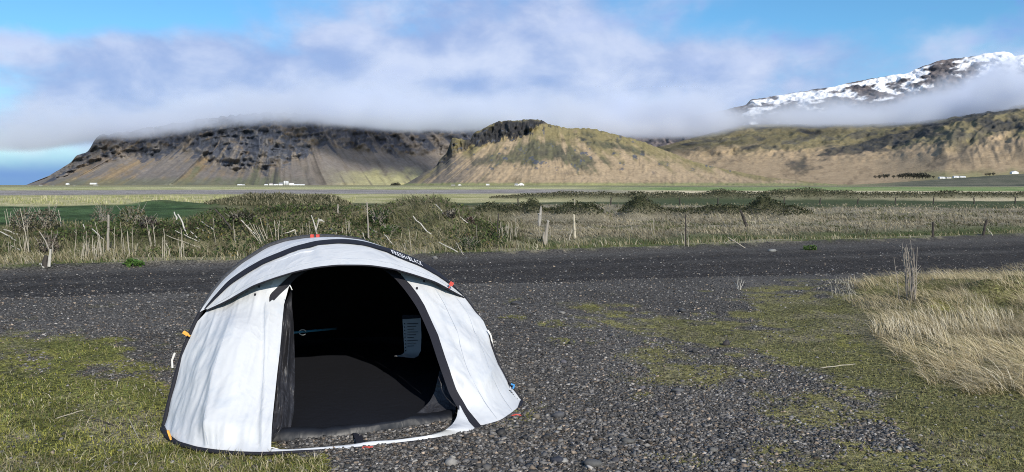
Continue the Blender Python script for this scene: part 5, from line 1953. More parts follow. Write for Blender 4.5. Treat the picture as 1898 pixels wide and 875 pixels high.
x, y, s_ = bank_pts(30000)
px_ = 949 + FPX * x / y
a_, b_ = bank_kind(x, y)
keep = (s_ > 1.6) & (a_ + .5 * b_ > 0.28) & (px_ < 940) & (RNG.uniform(0, 1, len(x)) > .9 * np.exp(-((px_ - 790) / 85) ** 2))
P_ = put(x, y, keep); n = len(P_)
col = pick(n, [(0.035, 0.05, 0.018), (0.045, 0.07, 0.02), (0.075, 0.105, 0.03), (0.12, 0.14, 0.045), (0.10, 0.08, 0.05)], [3, 3, 2, 1.4, 2])
leaves('undergrowth', P_, 0.20, RNG.uniform(.025, .06, n), col, 'dark green leafy undergrowth in drifts on the turf bank', M_LEAF)
# golden lichen and dead leaf litter low on the bank behind the tent
x, y, s_ = bank_pts(9000)
px_ = 949 + FPX * x / y
keep = (s_ > 1.5) & (s_ < 6) & (fbm(x * .7, y * .7, 383, 3) > .25) & (px_ > 330) & (px_ < 930)
P_ = put(x, y, keep); n = len(P_)
leaves('leaf_litter', P_, .12, RNG.uniform(.02, .045, n), pick(n, [(.20, .155, .05), (.23, .20, .10), (.12, .13, .04)], [2, 2, 2]), 'yellowish dead leaves lying low on the bank', M_LEAF)

# dry field on the right beyond the verge
x, y = scatter_px(46000, 820, 2060, 374, 452, 0.8)
yn, yf = road_edges(x)
s_ = y - yf
px_ = 949 + FPX * x / y
keep = (s_ > 2.0) & (px_ > 880) & (y < 63) & ~((px_ > 1000) & (s_ < 4.4) & (RNG.uniform(0, 1, len(x)) < .65))
P_ = put(x, y, keep); n = len(P_); s_ = s_[keep]
cl_ = fbm(P_[:, 0] * .5, P_[:, 1] * .5, 391, 3)
col = pick(n, [(0.30, 0.26, 0.18), (0.38, 0.335, 0.235), (0.19, 0.17, 0.11), G_OLIVE], [4, 3, 2.6, .7])
g_ = (cl_ > .35) | (s_ < 4.2)
col[g_] = pick(int(g_.sum()), [(0.12, 0.125, 0.06), (0.07, 0.085, 0.03), (0.2, 0.18, 0.11)], [3, 3, 2])
hm_ = H(P_[:, 0], P_[:, 1]) > 0.28
hm_ &= P_[:, 1] > 29
col[hm_] = pick(int(hm_.sum()), [(0.022, 0.03, 0.012), (0.05, 0.055, 0.022), (0.09, 0.085, 0.045)], [4, 3, 1.2])
k_ = P_[:, 1] / 18.0
hh = RNG.uniform(.05, .19, n) * (0.45 + 1.0 * vnoise(P_[:, 0] * .7, P_[:, 1] * .45, 393))
col = col * (0.95 + 0.45 * np.clip(fbm(P_[:, 0] * .4, P_[:, 1] * .22, 395, 4), -.9, .8))[:, None]
blades('field_grass', P_, hh, RNG.uniform(.014, .026, n) * k_, zer(n) + np.array([-.6, 0, 0]), col * .65, 'dry fawn grass of the field beyond the verge on the right', M_DRY, col, 2, .5)

# heath on the hummocks and along the turf heaps
px_ = RNG.uniform(880, 1560, 24000)
Yh = RNG.uniform(31.5, 41, 24000)
x = (px_ - 949) / FPX * Yh
z_ = H(x, Yh)
keep = z_ > 0.24
P_ = np.stack([x, Yh, z_], -1)[keep]; n = len(P_)
leaves('heath', P_, 0.16, RNG.uniform(.03, .065, n), pick(n, [(0.022, 0.028, 0.012), (0.04, 0.048, 0.02), (0.08, 0.08, 0.035), (0.13, 0.12, 0.07)], [4, 4, 2, 1.4]), 'dark heath covering the hummocks in the dry field', M_LEAF)
px_ = RNG.uniform(850, 2060, 20000)
dY = RNG.normal(0, 2.6, 20000)
Yh = (80 + dY) / (1 - 0.06 * (px_ - 949) / FPX)
x = (px_ - 949) / FPX * Yh
z_ = H(x, Yh)
keep = z_ > 0.18
P_ = np.stack([x, Yh, z_], -1)[keep]; n = len(P_)
leaves('heath', P_, 0.22, RNG.uniform(.05, .11, n), pick(n, [(0.045, 0.05, 0.024), (0.095, 0.09, 0.05), (0.19, 0.17, 0.105)], [4, 3, 3]), 'dark turf and heath on the far row of heaps across the field', M_LEAF)
px_ = RNG.uniform(380, 700, 9000)
Yh = RNG.uniform(50, 65, 9000)
x = (px_ - 949) / FPX * Yh
z_ = H(x, Yh)
keep = z_ > 0.15
P_ = np.stack([x, Yh, z_], -1)[keep]; n = len(P_)
col = pick(n, [(0.05, 0.055, 0.025), (0.15, 0.14, 0.08), (0.28, 0.25, 0.16)], [3, 3, 2])
blades('rough_grass', P_, RNG.uniform(.15, .4, n), RNG.uniform(.05, .09, n), zer(n) + np.array([-.3, 0, 0]), col * .7, 'rough grass on the low mound beyond the bank on the left', M_DRY, col, 2, .5)
# pale standing grass in the field beyond, on the left
px_ = RNG.uniform(-120, 660, 5000)
Yh = RNG.uniform(62, 100, 5000)
keep = vnoise(px_ / 14.0, Yh / 9.0, 401) > .45
x = (px_ - 949) / FPX * Yh
P_ = np.stack([x, Yh, H(x, Yh)], -1)[keep]; n = len(P_)
col = pick(n, [(0.45, .41, .26), (.36, .36, .17), (.26, .28, .11)], [3, 3, 2])
blades('standing_grass', P_, RNG.uniform(.15, .45, n), RNG.uniform(.05, .10, n), zer(n), col * .8, 'pale standing grass in the far left field', M_DRY, col, 2, .2)
# ------------------------------------------------------------------ posts, dead stalks, sticks, bushes
def pt_top(px, py, Y):
    return at(px, py, Y)


def foot(px, py):
    g = GT(px, py)
    return g


def post(label, bx, by, tx, ty, wpx, mat, name='fence_post', group='fence posts along the far side of the track', seed=0, knots=True, cat='fence post', hang=None):
    r = random.Random(seed + int(bx * 7 + by))
    b = foot(bx, by)
    Y = b[1]
    t = at(tx, ty, Y - r.uniform(0, .06))
    rad = wpx * Y / FPX / 2
    root = empty(name, (b[0], b[1], b[2]), label, cat, group)
    m = MB()
    k = 7
    pts, rr = [], []
    for i in range(k):
        q = i / (k - 1)
        c = b + (t - b) * q
        c = c + np.array([r.uniform(-1, 1), r.uniform(-1, 1), 0]) * rad * 0.25
        if i == 0:
            c = c - np.array([0, 0, 0.12])
        pts.append(c)
        rr.append(rad * (1.12 - .25 * q) * r.uniform(.9, 1.12))
    pts.append(pts[-1] + np.array([rad * .3, 0, rad * .35]))
    rr.append(rr[-1] * .55)
    m.tube(pts, rr, 7)
    m.build('shaft', mat, root)
    if knots:
        for q in (0.35, 0.7):
            m = MB()
            c = b + (t - b) * q
            an = np.linspace(0, 2 * np.pi, 9)
            m.tube([c + np.array([math.cos(a) * rad * 1.25, math.sin(a) * rad * 1.25, 0]) for a in an], rad * .13, 4, False)
            m.build('wire_tie', M_DARKWOOD, root)
    return root


GRP = 'old fence posts beyond the track'
post('tall straight grey post standing in the stalks on the left, taller than the rest', 200, 472, 201, 399, 4.2, M_WOOD, group=GRP)
post('thin straight grey pole rising against the left shoulder of the grassy hump', 684, 450, 680, 375, 2.6, M_WOOD, group=GRP, knots=False)
post('straight pale new-looking post with a prop leaning on it', 1066, 442, 1064, 398, 4.0, M_PALEWOOD, group=GRP)
post('dark slender post rising from a clump of stalks to the right of the pale post', 1271, 454, 1270.6, 398, 2.6, M_DARKWOOD, group=GRP, knots=False)
post('dark weathered post steeply leaning to the left in front of the heathy hummocks', 1386, 424, 1372.6, 390, 5.2, M_DARKWOOD, group=GRP)
post('upright black stump-like post just behind the track on the right', 1728.6, 439, 1729.6, 412, 4.2, M_DARKWOOD, group=GRP)
post('black post leaning to the right at the right edge of the track', 1822, 436, 1828.6, 408.5, 4.4, M_DARKWOOD, group=GRP)
post('short dark stump of a post low in the dry field', 1606, 436, 1607.5, 425, 2.2, M_DARKWOOD, group=GRP, knots=False)
post('thin dark crooked post at the left of the tall straw stalks', 920.6, 445, 924, 396, 2.4, M_DARKWOOD, group=GRP, knots=False)
post('small grey stake behind the bank near the low mound', 626, 397, 626.5, 379, 2.6, M_WOOD, group=GRP, knots=False)
post('pale pole standing behind the small heathy hummock', 1065.5, 381, 1065, 369, 1.4, M_PALEWOOD, group=GRP, knots=False)

# forked grey post and the notched timber hanging in the wire beside it
b = foot(1011, 454)
Y = b[1]
rt = empty('forked_post', b, 'grey forked post with a bleached broken top, beside the hanging notched timber', 'fence post', GRP)
m = MB()
pw = Y / FPX
m.tube([b - np.array([0, 0, .1]), at(1011.5, 440, Y), at(1013.5, 425, Y), at(1016, 410, Y)], [3.6 * pw, 3.4 * pw, 3.0 * pw, 1.9 * pw], 7)
m.build('shaft', M_WOOD, rt)
m = MB()
m.tube([at(1009, 452, Y - .03), at(1007.5, 441, Y - .04), at(1008.5, 430, Y - .04)], [1.8 * pw, 2.2 * pw, .8 * pw], 6)
m.build('split_side', M_WOOD, rt)
m = MB()
m.tube([at(1015.5, 413, Y), at(1015, 408, Y - .02), at(1018, 411, Y)], [1.6 * pw, 1.5 * pw, .8 * pw], 6)
m.build('broken_tip', M_STICK, rt)
m = MB()
m.tube([at(1017, 416, Y), at(1020, 425, Y), at(1020, 437, Y)], .4 * pw, 4)
m.build('side_stem', M_STALK, rt)
Y2 = foot(999, 440)[1]
p2 = Y2 / FPX
f2 = foot(999, 440)
rt = empty('notched_post', f2, 'old notched grey timber held up on a thin stick, left of the forked post', 'fence post', GRP)
m = MB()
cs = [(999.5, 419), (999.5, 412), (1000.5, 405), (1000.5, 398.5), (999.5, 397.5), (1002, 396), (1002, 390), (1002.5, 384), (1002.5, 382.6)]
m.tube([at(x_, y_, Y2) for x_, y_ in cs], [2.2 * p2, 3.6 * p2, 3.5 * p2, 3.4 * p2, 4.6 * p2, 2.4 * p2, 2.1 * p2, 1.5 * p2, .5 * p2], 7)
m.build('timber', mat_basic('bleached_timber', (.30, .28, .25), .85, 26, .6, .6, .2, (1, 1, .3)), rt)
m = MB()
m.tube([f2 - np.array([0, 0, .05]), at(999.4, 419.5, Y2)], .55 * p2, 5)
m.build('support_stick', M_STALK, rt)

# far stakes of the field fence
far_lab = 'small dark stake of the distant field fence'
st0 = None
ORD = ['first', 'second', 'third', 'fourth', 'fifth', 'sixth', 'seventh', 'eighth', 'ninth', 'tenth', 'eleventh', 'twelfth', 'thirteenth', 'fourteenth', 'fifteenth', 'sixteenth', 'seventeenth', 'eighteenth', 'nineteenth']
for ki, px in enumerate((960, 1132, 1200, 1260, 1330, 1453, 1520, 1589, 1659, 1730, 1805, 1881)):
    Y = 62 + (px - 1400) * .004
    x = (px - 949) / FPX * Y
    z = float(H(x, Y))
    if st0 is None:
        m = MB()
        m.tube([(x, Y, z - .1), (x + .01, Y, z + .25), (x - .01, Y, z + .52), (x, Y, z + .56)], [.055, .05, .045, .02], 6)
        st0 = m.build('fence_stake', M_DARKWOOD, None, False, (x, Y, z))
        o = st0
    else:
        o = st0.copy()
        COL.objects.link(o)
        o.location = (x, Y, z)
        o.rotation_euler = (0, RNG.normal(0, .06), RNG.uniform(0, 6))
    tag(o, ORD[ki] + ' from the left of the small dark stakes across the far field', 'fence stake', 'stakes of the distant field fence')


def stick(label, a, b, wpx, mat, name='fallen_stick', rise=0.0, grp='bleached sticks lying on the bank', mids=(), twig=True, top_end=None):
    """a loose stick: its lower end rests on the ground; px coordinates of both ends"""
    lo, hi = (a, b) if a[1] > b[1] else (b, a)
    g = foot(*lo)
    Y = g[1]
    h = at(hi[0], hi[1], Y + 0.25)
    gh = float(H(h[0], h[1]))
    if h[2] < gh + .02:
        h = foot(*hi)
        h = h + np.array([0, -0.03, .04])
    rad = wpx * .85 * Y / FPX / 2
    r = random.Random(int(a[0] * 13 + a[1]))
    pts = []
    for q in np.linspace(0, 1, 6):
        p = g * (1 - q) + h * q
        gz_ = float(H(p[0], p[1]))
        p = p + np.array([r.uniform(-1, 1), r.uniform(-.5, .5), r.uniform(-1, 1)]) * rad * 1.0
        p[2] = max(p[2], gz_ + rad * .6) if q > 0 else p[2]
        pts.append(p)
    m = MB()
    m.tube(pts, [rad * (1.1 - .35 * q) for q in np.linspace(0, 1, 6)], 6)
    o = m.build(name, mat, None, False, g)
    tag(o, label, 'stick', grp)
    return o


S_ = stick
S_('upper of two bleached sticks lying at the left edge of the bank', (7, 425), (39, 437), 3, M_STICK)
S_('lower of two bleached sticks lying at the left edge of the bank', (0, 429), (31, 446), 3, M_STICK)
S_('short bleached stick slanting behind stalks at the far left', (17, 452), (38, 465), 2.2, M_STICK)
S_('bleached stick slanting through the dense stalk clump', (170, 424), (194, 445), 2.4, M_STICK)
S_('forked white twig above the dense stalk clump', (153, 416), (161, 432), 3, M_STICK)
S_('left of the two bright white sticks leaning on the dark bank', (324, 394), (331, 416), 3.4, M_STICK)
S_('right, longer one of the two bright white sticks leaning on the dark bank', (330.5, 397), (348, 437), 3.6, M_STICK)
S_('grey stick lying below the two bright white sticks', (353, 429), (371, 447), 2.6, M_STICK)
S_('long low stick crossing under the two bright white sticks', (324, 427), (369, 448), 2.2, M_STICK)
S_('thin long stick sloping down to the verge right of the stalk pair', (307, 436), (374, 460), 1.8, M_STALK)
S_('slanting twig ending at the thin lone stalk', (374, 411), (396, 425), 2.2, M_STICK)
S_('nearly level white twig on the dark bank', (366, 425), (392, 434), 2.2, M_STICK)
S_('dark charred-looking branch with a pale lower end', (400, 388), (430, 428), 4.0, M_DARKWOOD)
S_('white stick along the top of the leaning stalks', (459, 405), (468, 412), 2.6, M_STICK)
S_('grey stick sloping among the leaning stalks', (447, 408), (480, 441), 2.2, M_STICK)
S_('pale branch lying on the front of the grassy hump', (766, 401), (799, 435), 2.8, M_STICK)
S_('whitish stick on the left foot of the grassy hump', (686, 424), (706, 434), 2.8, M_STICK)
S_('twig slanting down the right shoulder of the grassy hump', (808, 379), (824, 400), 2.2, M_STICK)
S_('pale stick beside the dark red bush on the hump', (854, 405.5), (869, 415), 2.6, M_STICK)
S_('long pale stick lying on the verge right of the tent', (814, 449), (848.6, 467), 2.4, M_STICK)
S_('dark thin stick slanting to the verge beside the long pale stick', (845, 450), (859, 473), 2.2, M_WOOD)
S_('pale stick low behind the top of the tent', (713, 435), (731, 456), 2.2, M_STICK)
S_('stick beside the tall thin pole behind the tent', (672, 431), (678, 448), 2.2, M_STICK)
S_('slanting stick right of the white antler-like branch', (609, 420), (625, 434), 2.2, M_STICK)
S_('prop leaning against the pale new-looking post', (1061, 427), (1054, 447), 1.8, M_STALK)
S_('pale leaning stick beside the rightmost black post', (1830.5, 423), (1840, 437), 1.8, M_PALEWOOD)
S_('stick lying at the foot of the small stump on the far left', (73, 490), (81, 497), 3.4, M_STICK)
S_('dark fallen twig on the verge left of the tent top', (425, 459), (447, 468), 2.2, M_DARKWOOD)


S_('thin pale stem lying on the turf left of the tent', (104, 776), (160, 769), 2.0, M_STALK, 'dry_stem', grp='stems and twigs lying on the turf')
S_('brown curved twig lying on the turf left of the tent', (156, 777), (221, 792), 2.6, M_DARKWOOD, 'fallen_twig', grp='stems and twigs lying on the turf')
S_('long bleached bent stem on the turf near the left tent corner', (239, 777), (257, 814), 2.0, M_STALK, 'dry_stem', grp='stems and twigs lying on the turf')
S_('pale straight stem lying across the gravel on the right', (1520, 683), (1582, 682), 2.4, M_STALK, 'dry_stem', grp='stems and twigs lying on the turf')


def branch(label, limbs, mat, grp='dead branches on the bank', name='dead_branch', cat='branch'):
    """a branched piece of dead wood; limbs are px polylines with a width, first limb carries the others"""
    g = foot(*limbs[0][0][0])
    rt = empty(name, g, label, cat, grp)
    Y = g[1]
    for k, (pl, wp) in enumerate(limbs):
        m = MB()
        pts = [at(x_, y_, Y + .03 * k - .02 * i) for i, (x_, y_) in enumerate(pl)]
        for i, p in enumerate(pts):
            p[2] = max(p[2], float(H(p[0], p[1])) - (.03 if k == 0 and i == 0 else -.02))
        rad = wp * Y / FPX / 2
        m.tube(pts, [rad * (1.1 - .5 * i / max(1, len(pl) - 1)) for i in range(len(pl))], 5)
        m.build('limb', mat, rt)
    return rt


branch('white antler-shaped branch standing on the bank just behind the tent top', [([(588, 436), (584, 420), (581, 410), (577, 399)], 3.0), ([(586, 426), (590, 412), (591, 404)], 2.4), ([(589, 410), (596, 409), (601, 411)], 3.0), ([(590, 407), (597, 407)], 1.8)], M_STICK)
branch('bent white stick like a hook left of the tent top', [([(549.5, 439), (547.5, 430), (547, 426)], 2.4), ([(547, 426), (536, 430.5), (524.6, 433)], 2.6)], M_STICK)
branch('dead branch fanning out over the ditch on the right', [([(1381, 460), (1366, 450), (1348.6, 439)], 2.4), ([(1360, 447), (1352, 446), (1344, 451)], 1.4), ([(1372, 455), (1371, 448)], 1.4)], M_WOOD)
branch('dead branches of the thicket at the far left, spreading from one foot', [([(94, 480), (92, 465), (84, 446), (73, 429)], 3.0), ([(90, 462), (86, 455)], 2), ([(96, 478), (98, 462), (97, 452)], 2.6)], M_WOOD)


def stalks(label, stems, mat, wpx=2.0, name='dead_stalks', grp='clumps of dead stalks along the bank', cat='dead plant'):
    """a clump of dead stalks, each stem its own part: (bx, by, tx, ty)"""
    g = foot(stems[0][0], stems[0][1])
    rt = empty(name, g, label, cat, grp)
    r = random.Random(int(stems[0][0] * 3 + stems[0][1]))
    for (bx, by, tx, ty) in stems:
        f = foot(bx, by)
        Y = f[1]
        if abs(Y - g[1]) > 3:
            Y = g[1]
        t = at(tx, ty, Y + r.uniform(-.1, .1))
        rad = wpx * .72 * r.uniform(.7, 1.2) * Y / FPX / 2
        pts, n_ = [], 5
        f0 = at(bx, by, Y)
        for i in range(n_):
            q = i / (n_ - 1)
            p = f0 * (1 - q) + t * q + np.array([r.uniform(-1, 1), r.uniform(-1, 1), 0]) * rad * (1.3 if 0 < i else 0)
            pts.append(p)
        pts[0][2] -= .06
        m = MB()
        m.tube(pts, [rad * (1.1 - .5 * i / (n_ - 1)) for i in range(n_)], 5)
        if r.random() < .4:
            k = r.randint(2, 3)
            e = pts[k] + np.array([r.choice((-1, 1)) * rad * r.uniform(4, 8), 0, rad * r.uniform(5, 10)])
            m.tube([pts[k], e], [rad * .7, rad * .4], 4)
        m.build('stalk', mat, rt)
    return rt


def clump(x0, x1, by, ty, n, lean=0.0, seed=0, jitter=10):
    r = random.Random(seed)
    out = []
    for i in range(n):
        bx = x0 + (x1 - x0) * (i + r.uniform(.1, .9)) / n
        b = by + r.uniform(-3, 3)
        t = ty + r.uniform(-jitter * .4, jitter * 1.6)
        out.append((bx, b, bx + lean + r.uniform(-3, 3), t))
    return out


stalks('three pale stalks against the green field at the far left edge', [(13, 419, 9, 391), (18, 419, 12, 387), (19.5, 420, 20.5, 392)], M_STALK, 2.0)
stalks('short stalks under the bleached sticks at the far left', [(16, 471, 15, 448), (20, 469, 20, 452), (28, 470, 27, 447), (41, 466, 35, 440)], M_STALK)
stalks('tall stalks with one bent above the rest at the left', [(55, 471, 37, 386), (45, 469, 44, 436), (50, 469, 47, 438), (54, 471, 51, 414)], M_STALK, 2.2)
stalks('two pale stalks on the crest of the bank, curving', [(107, 417, 100, 392), (113, 420, 108.5, 389)], M_STALK, 2.0)
stalks('lone tall pale stalk left of the dense stalk clump', [(139, 481, 141, 416)], M_STALK, 2.4)
stalks('dense clump of pale stalks, the thickest on the bank', clump(150, 196, 479, 440, 15, 0, 5, 9) + [(161, 478, 160, 428), (187, 478, 177, 411), (190, 480, 183, 432)], M_STALK, 2.1)
stalks('single thin stalk just right of the tall straight post', [(212, 482, 212, 420)], M_STALK, 1.8)
stalks('six pale stalks in a row right of the tall straight post', [(228, 474, 223, 412), (232, 476, 227, 432), (238, 477, 236, 430), (240, 478, 236, 428), (247, 476, 244, 420), (249, 474, 255, 450)], M_STALK, 2.0)
stalks('tall reddish stalks leaning left above the leafy verge plant', [(280, 462, 270, 402), (283, 461, 275, 424), (287, 457, 284, 415)], M_STALK, 2.0)
stalks('pale stalks in a tight bundle above the verge, right of the leafy plant', [(302, 478, 300, 440), (305, 478, 304, 424), (309, 477, 307, 445), (317, 475, 308, 450)], M_STALK, 2.2)
stalks('pale stalk bundle below the two bright white sticks', [(334, 476, 330, 440), (337, 477, 336, 422), (341, 476, 337, 440), (342, 475, 341, 450)], M_STALK, 2.4)
stalks('thin lone stalk on the dark part of the bank', [(398.5, 455, 396, 404)], M_STALK, 1.8)
stalks('stalk pair in front of the charred-looking branch', [(435, 449, 432, 408), (437, 450, 434, 424)], M_STALK, 2.0)
stalks('sheaf of stalks leaning steeply to the left, left of the tent top', [(487, 458, 449, 408), (490, 457, 470, 416), (492, 456, 475, 418), (489, 459, 462, 412), (494, 457, 480, 420), (497, 455, 483, 404)], M_STALK, 2.2)
stalks('upright stalks on the bank right of the leaning sheaf', [(496, 455, 494, 405), (508, 450, 498, 415), (512, 449, 509, 408), (516, 448, 517, 409), (523, 447, 522, 418)], M_STALK, 2.0)
stalks('short faint stalks between the hooked stick and the antler branch', [(557, 442, 556, 415), (562, 441, 560, 412), (569, 440, 568, 414), (575, 440, 573, 410)], M_STALK, 1.6)
stalks('thin stalks in the dark hollow left of the tall thin pole', [(636, 440, 634, 422), (643, 441, 641, 404), (648, 441, 645, 410), (651, 442, 647, 408)], M_STALK, 2.0)
stalks('two thin stalks rising from the front of the grassy hump', [(763, 464, 758, 424), (758, 461, 756, 445)], M_STALK, 2.0)
stalks('single straight stalk right of the grassy hump', [(884, 459, 884, 417)], M_STALK, 2.0)
stalks('bed of straw-coloured stalks between the hump and the notched timber', clump(924, 960, 444, 412, 14, 0, 9, 8) + [(955, 443, 956, 404), (912, 424, 909, 398)], M_STALK, 1.6)
stalks('few stalks in the dry field left of the leaning post', [(1173, 432, 1169, 418), (1210, 435, 1205, 412), (1213, 433, 1210, 405)], M_STALK, 1.6)
stalks('stalks clasping the dark slender post', [(1268, 456, 1269, 420), (1276, 457, 1274, 418), (1266, 452, 1263, 430)], M_STALK, 1.8)
stalks('pale stalks right of the steeply leaning dark post', [(1402, 423, 1399, 405), (1397, 420, 1394, 410)], M_STALK, 1.8)
stalks('small fan of pale twigs alone on the gravel', [(1368, 537, 1362, 522), (1370, 537, 1369, 513), (1371, 537, 1374, 518), (1372, 537, 1380, 520), (1370, 538, 1366, 520)], M_STICK, 1.6)

# bare twig bush on the right
st = []
r = random.Random(5)
for i in range(16):
    bx = 1672 + r.uniform(0, 26)
    tx = bx + r.uniform(-14, 12)
    st.append((bx, 556 + r.uniform(-4, 3), tx, r.choice((450, 462, 470, 478, 500)) + r.uniform(-4, 8)))
st += [(1690, 557, 1689, 425 + 20), (1696, 556, 1700, 458), (1668, 556, 1656, 478)]
rt = stalks('tall bare twig bush at the edge of the straw-covered knoll', st, mat_basic('grey_twig', (.27, .235, .20), .8, 14, .5), 2.3, 'twig_bush', None, 'bush')
m = MB()
g = foot(1685, 556)
for i in range(26):
    a = r.uniform(0, 6.28)
    p0 = at(1674 + r.uniform(0, 24), 545 - r.uniform(5, 75), g[1])
    m.tube([p0, p0 + np.array([r.uniform(-.07, .07), r.uniform(-.05, .05), r.uniform(.04, .12)])], [.004, .002], 4)
o = m.build('side_twigs', M_STALK, rt)
o['kind'] = 'stuff'


def leafy_plant(label, px, py, wpx, hpx, cols, name='leafy_plant', n=260, grp=None, size=(.02, .05)):
    g = foot(px, py)
    Y = g[1]
    w_, h_ = wpx * Y / FPX, hpx * Y / FPX
    rt = empty(name, g, label, 'plant', grp)
    u = RNG.normal(0, 1, (n, 3)); u /= np.linalg.norm(u, axis=1, keepdims=True)
    rad = RNG.uniform(.3, 1, n) ** .5
    lump = 0.75 + .5 * vnoise(u[:, 0] * 2.3 + px, u[:, 2] * 2.3, 411)
    c = u * (rad * lump)[:, None] * np.array([w_ / 2, w_ / 3, h_ * .62]) + np.array([0, 0, h_ * .35])
    c = c[c[:, 2] > -.01]
    k = len(c)
    d1 = RNG.normal(0, 1, (k, 3)); d1 /= np.linalg.norm(d1, axis=1, keepdims=True)
    d2 = np.cross(d1, RNG.normal(0, 1, (k, 3))); d2 /= np.linalg.norm(d2, axis=1, keepdims=True)
    L = RNG.uniform(size[0], size[1], k)[:, None]
    V = np.stack([c - d1 * L, c - d2 * L * .45, c + d1 * L, c + d2 * L * .45], 1)
    T = (np.array([(0, 1, 2), (0, 2, 3)])[None] + (np.arange(k) * 4)[:, None, None]).reshape(-1, 3)
    me = mesh_np('foliage', V.reshape(-1, 3), T, np.repeat(pick(k, cols, [1] * len(cols)), 4, axis=0))
    o = link('foliage', me, M_LEAF, rt)
    m = MB()
    r = random.Random(int(px))
    gg_ = np.array(g)
    for i in range(7):
        e = gg_ + np.array([r.uniform(-.4, .4) * w_, r.uniform(-.2, .2) * w_, h_ * r.uniform(.5, .9)])
        m.tube([gg_ + np.array([r.uniform(-.1, .1) * w_, 0, -.02]), gg_ * .5 + e * .5 + np.array([0, 0, .02]), e], [.008, .006, .003], 4)
    if name == 'bush':
        for i in range(18):
            a = r.uniform(0, 6.28)
            e = gg_ + np.array([math.cos(a) * w_ * r.uniform(.25, .62), math.sin(a) * w_ * .3, h_ * r.uniform(.5, 1.15)])
            k_ = gg_ * .4 + e * .6 + np.array([r.uniform(-.06, .06), 0, r.uniform(-.03, .05)])
            m.tube([gg_ + np.array([r.uniform(-.2, .2) * w_, 0, 0]), k_, e], [.009, .006, .003], 4)
    m.build('stems', M_WOOD, rt)
    return rt


GB = 'bushes and leafy plants along the bank'
leafy_plant('bright green leafy plant low on the verge, left of the tent', 248, 493, 36, 13, [(.06, .13, .025), (.10, .18, .04), (.045, .10, .02)], grp=GB)
leafy_plant('low green plant at the edge of the track on the right', 1502, 463, 26, 9, [(.07, .12, .03), (.11, .17, .05)], grp=GB)
FAWN = [(.14, .12, .085), (.20, .175, .13), (.10, .085, .06), (.12, .12, .06)]
leafy_plant('fawn twiggy bush on the bank at the far left', 42, 430, 46, 42, FAWN, 'bush', 620, GB, (.02, .05))
leafy_plant('brownish twiggy bush right of the fawn bush, second from the left edge', 85, 425, 50, 44, [(.11, .10, .065), (.16, .14, .10), (.08, .075, .045)], 'bush', 620, GB, (.02, .05))
leafy_plant('brown bush with dark stems behind the small stump at the left', 90, 474, 44, 42, [(.12, .095, .075), (.08, .06, .05), (.16, .14, .10)], 'bush', 480, GB, (.02, .045))
leafy_plant('round fawn bush on the crest above the tall straight post', 192, 412, 46, 34, FAWN, 'bush', 620, GB, (.02, .05))
leafy_plant('olive and fawn bush on the crest between the post and the white sticks', 246, 420, 56, 42, [(.13, .125, .06), (.19, .17, .11), (.08, .09, .035)], 'bush', 760, GB, (.02, .05))
leafy_plant('dark purplish bush hollowed under the crest of the bank', 275, 425, 40, 26, [(.045, .035, .035), (.07, .05, .05), (.05, .05, .03)], 'bush', 380, GB, (.02, .05))
leafy_plant('very dark bush on the bank below the leaning sheaf', 447, 414, 54, 22, [(.02, .024, .014), (.035, .03, .022), (.03, .04, .015)], 'bush', 560, GB, (.02, .05))
leafy_plant('dark green bush on the left slope of the grassy hump', 700, 418, 46, 32, [(.03, .055, .015), (.05, .085, .025), (.025, .03, .015)], 'bush', 560, GB, (.02, .05))
leafy_plant('fresh green bush low on the front of the hump', 722, 436, 44, 20, [(.05, .10, .02), (.035, .065, .018)], 'bush', 420, GB, (.02, .05))
leafy_plant('dark red withered bush on the right of the hump', 871, 414, 18, 13, [(.06, .03, .028), (.09, .05, .045), (.04, .02, .02)], 'bush', 260, GB, (.015, .035))
leafy_plant('blackish bush on the right shoulder of the hump', 832, 404, 30, 16, [(.03, .025, .025), (.05, .045, .035)], 'bush', 320, GB, (.015, .04))
leafy_plant('dark green bush at the right foot of the hump', 868, 464, 44, 24, [(.03, .05, .02), (.06, .08, .035), (.10, .11, .06)], 'bush', 480, GB, (.02, .045))

# small stump on the far left verge
g = foot(85, 494)
rt = empty('tree_stump', g, 'small dark broken stump with a white splinter on the far left verge', 'stump')
Y = g[1]
m = MB(); m.tube([g - np.array([0, 0, .05]), at(83, 485, Y), at(86, 474, Y)], [.06, .05, .035], 7); m.build('trunk', M_DARKWOOD, rt)
m = MB(); m.tube([at(91, 494, Y - .05), at(92, 480, Y - .05), at(94, 462, Y - .05)], [.028, .026, .016], 6); m.build('splinter', M_STICK, rt)


# loose larger stones and slabs
def stone(label, px, py, wpx, hpx, col, seed=0, flat=.6, grp='larger stones lying loose in the gravel', name='stone', ang=0.0):
    g = gz(px, py, 0.0)
    if g[1] > 12:
        g = foot(px, py)
    else:
        g[2] = float(H(g[0], g[1]))
    rg = np.random.default_rng(seed + int(px))
    bm = bmesh.new()
    bmesh.ops.create_icosphere(bm, subdivisions=2, radius=1.0)
    V = np.array([v.co[:] for v in bm.verts]); F = [[v.index for v in f.verts] for f in bm.faces]
    bm.free()
    for _ in range(7):
        d = rg.normal(0, 1, 3); d /= np.linalg.norm(d)
        q = V @ d
        V = V - np.maximum(q - rg.uniform(.5, .75), 0)[:, None] * d
    V = V + rg.normal(0, .02, V.shape)
    s = wpx * g[1] / FPX / 2
    hz = hpx * g[1] / FPX / 2
    V = V * np.array([s * 1.15, s * .9, hz * 1.15])
    ca, sa = math.cos(ang), math.sin(ang)
    V = np.stack([V[:, 0] * ca - V[:, 1] * sa, V[:, 0] * sa + V[:, 1] * ca, V[:, 2]], -1)
    me = mesh_np(name, V, np.array(F), np.tile(np.array(col) * .9, (len(V), 1)))
    o = link(name, me, M_STONE)
    o.location = (g[0], g[1], g[2] + hz * .55)
    tag(o, label, 'stone', grp)
    return o


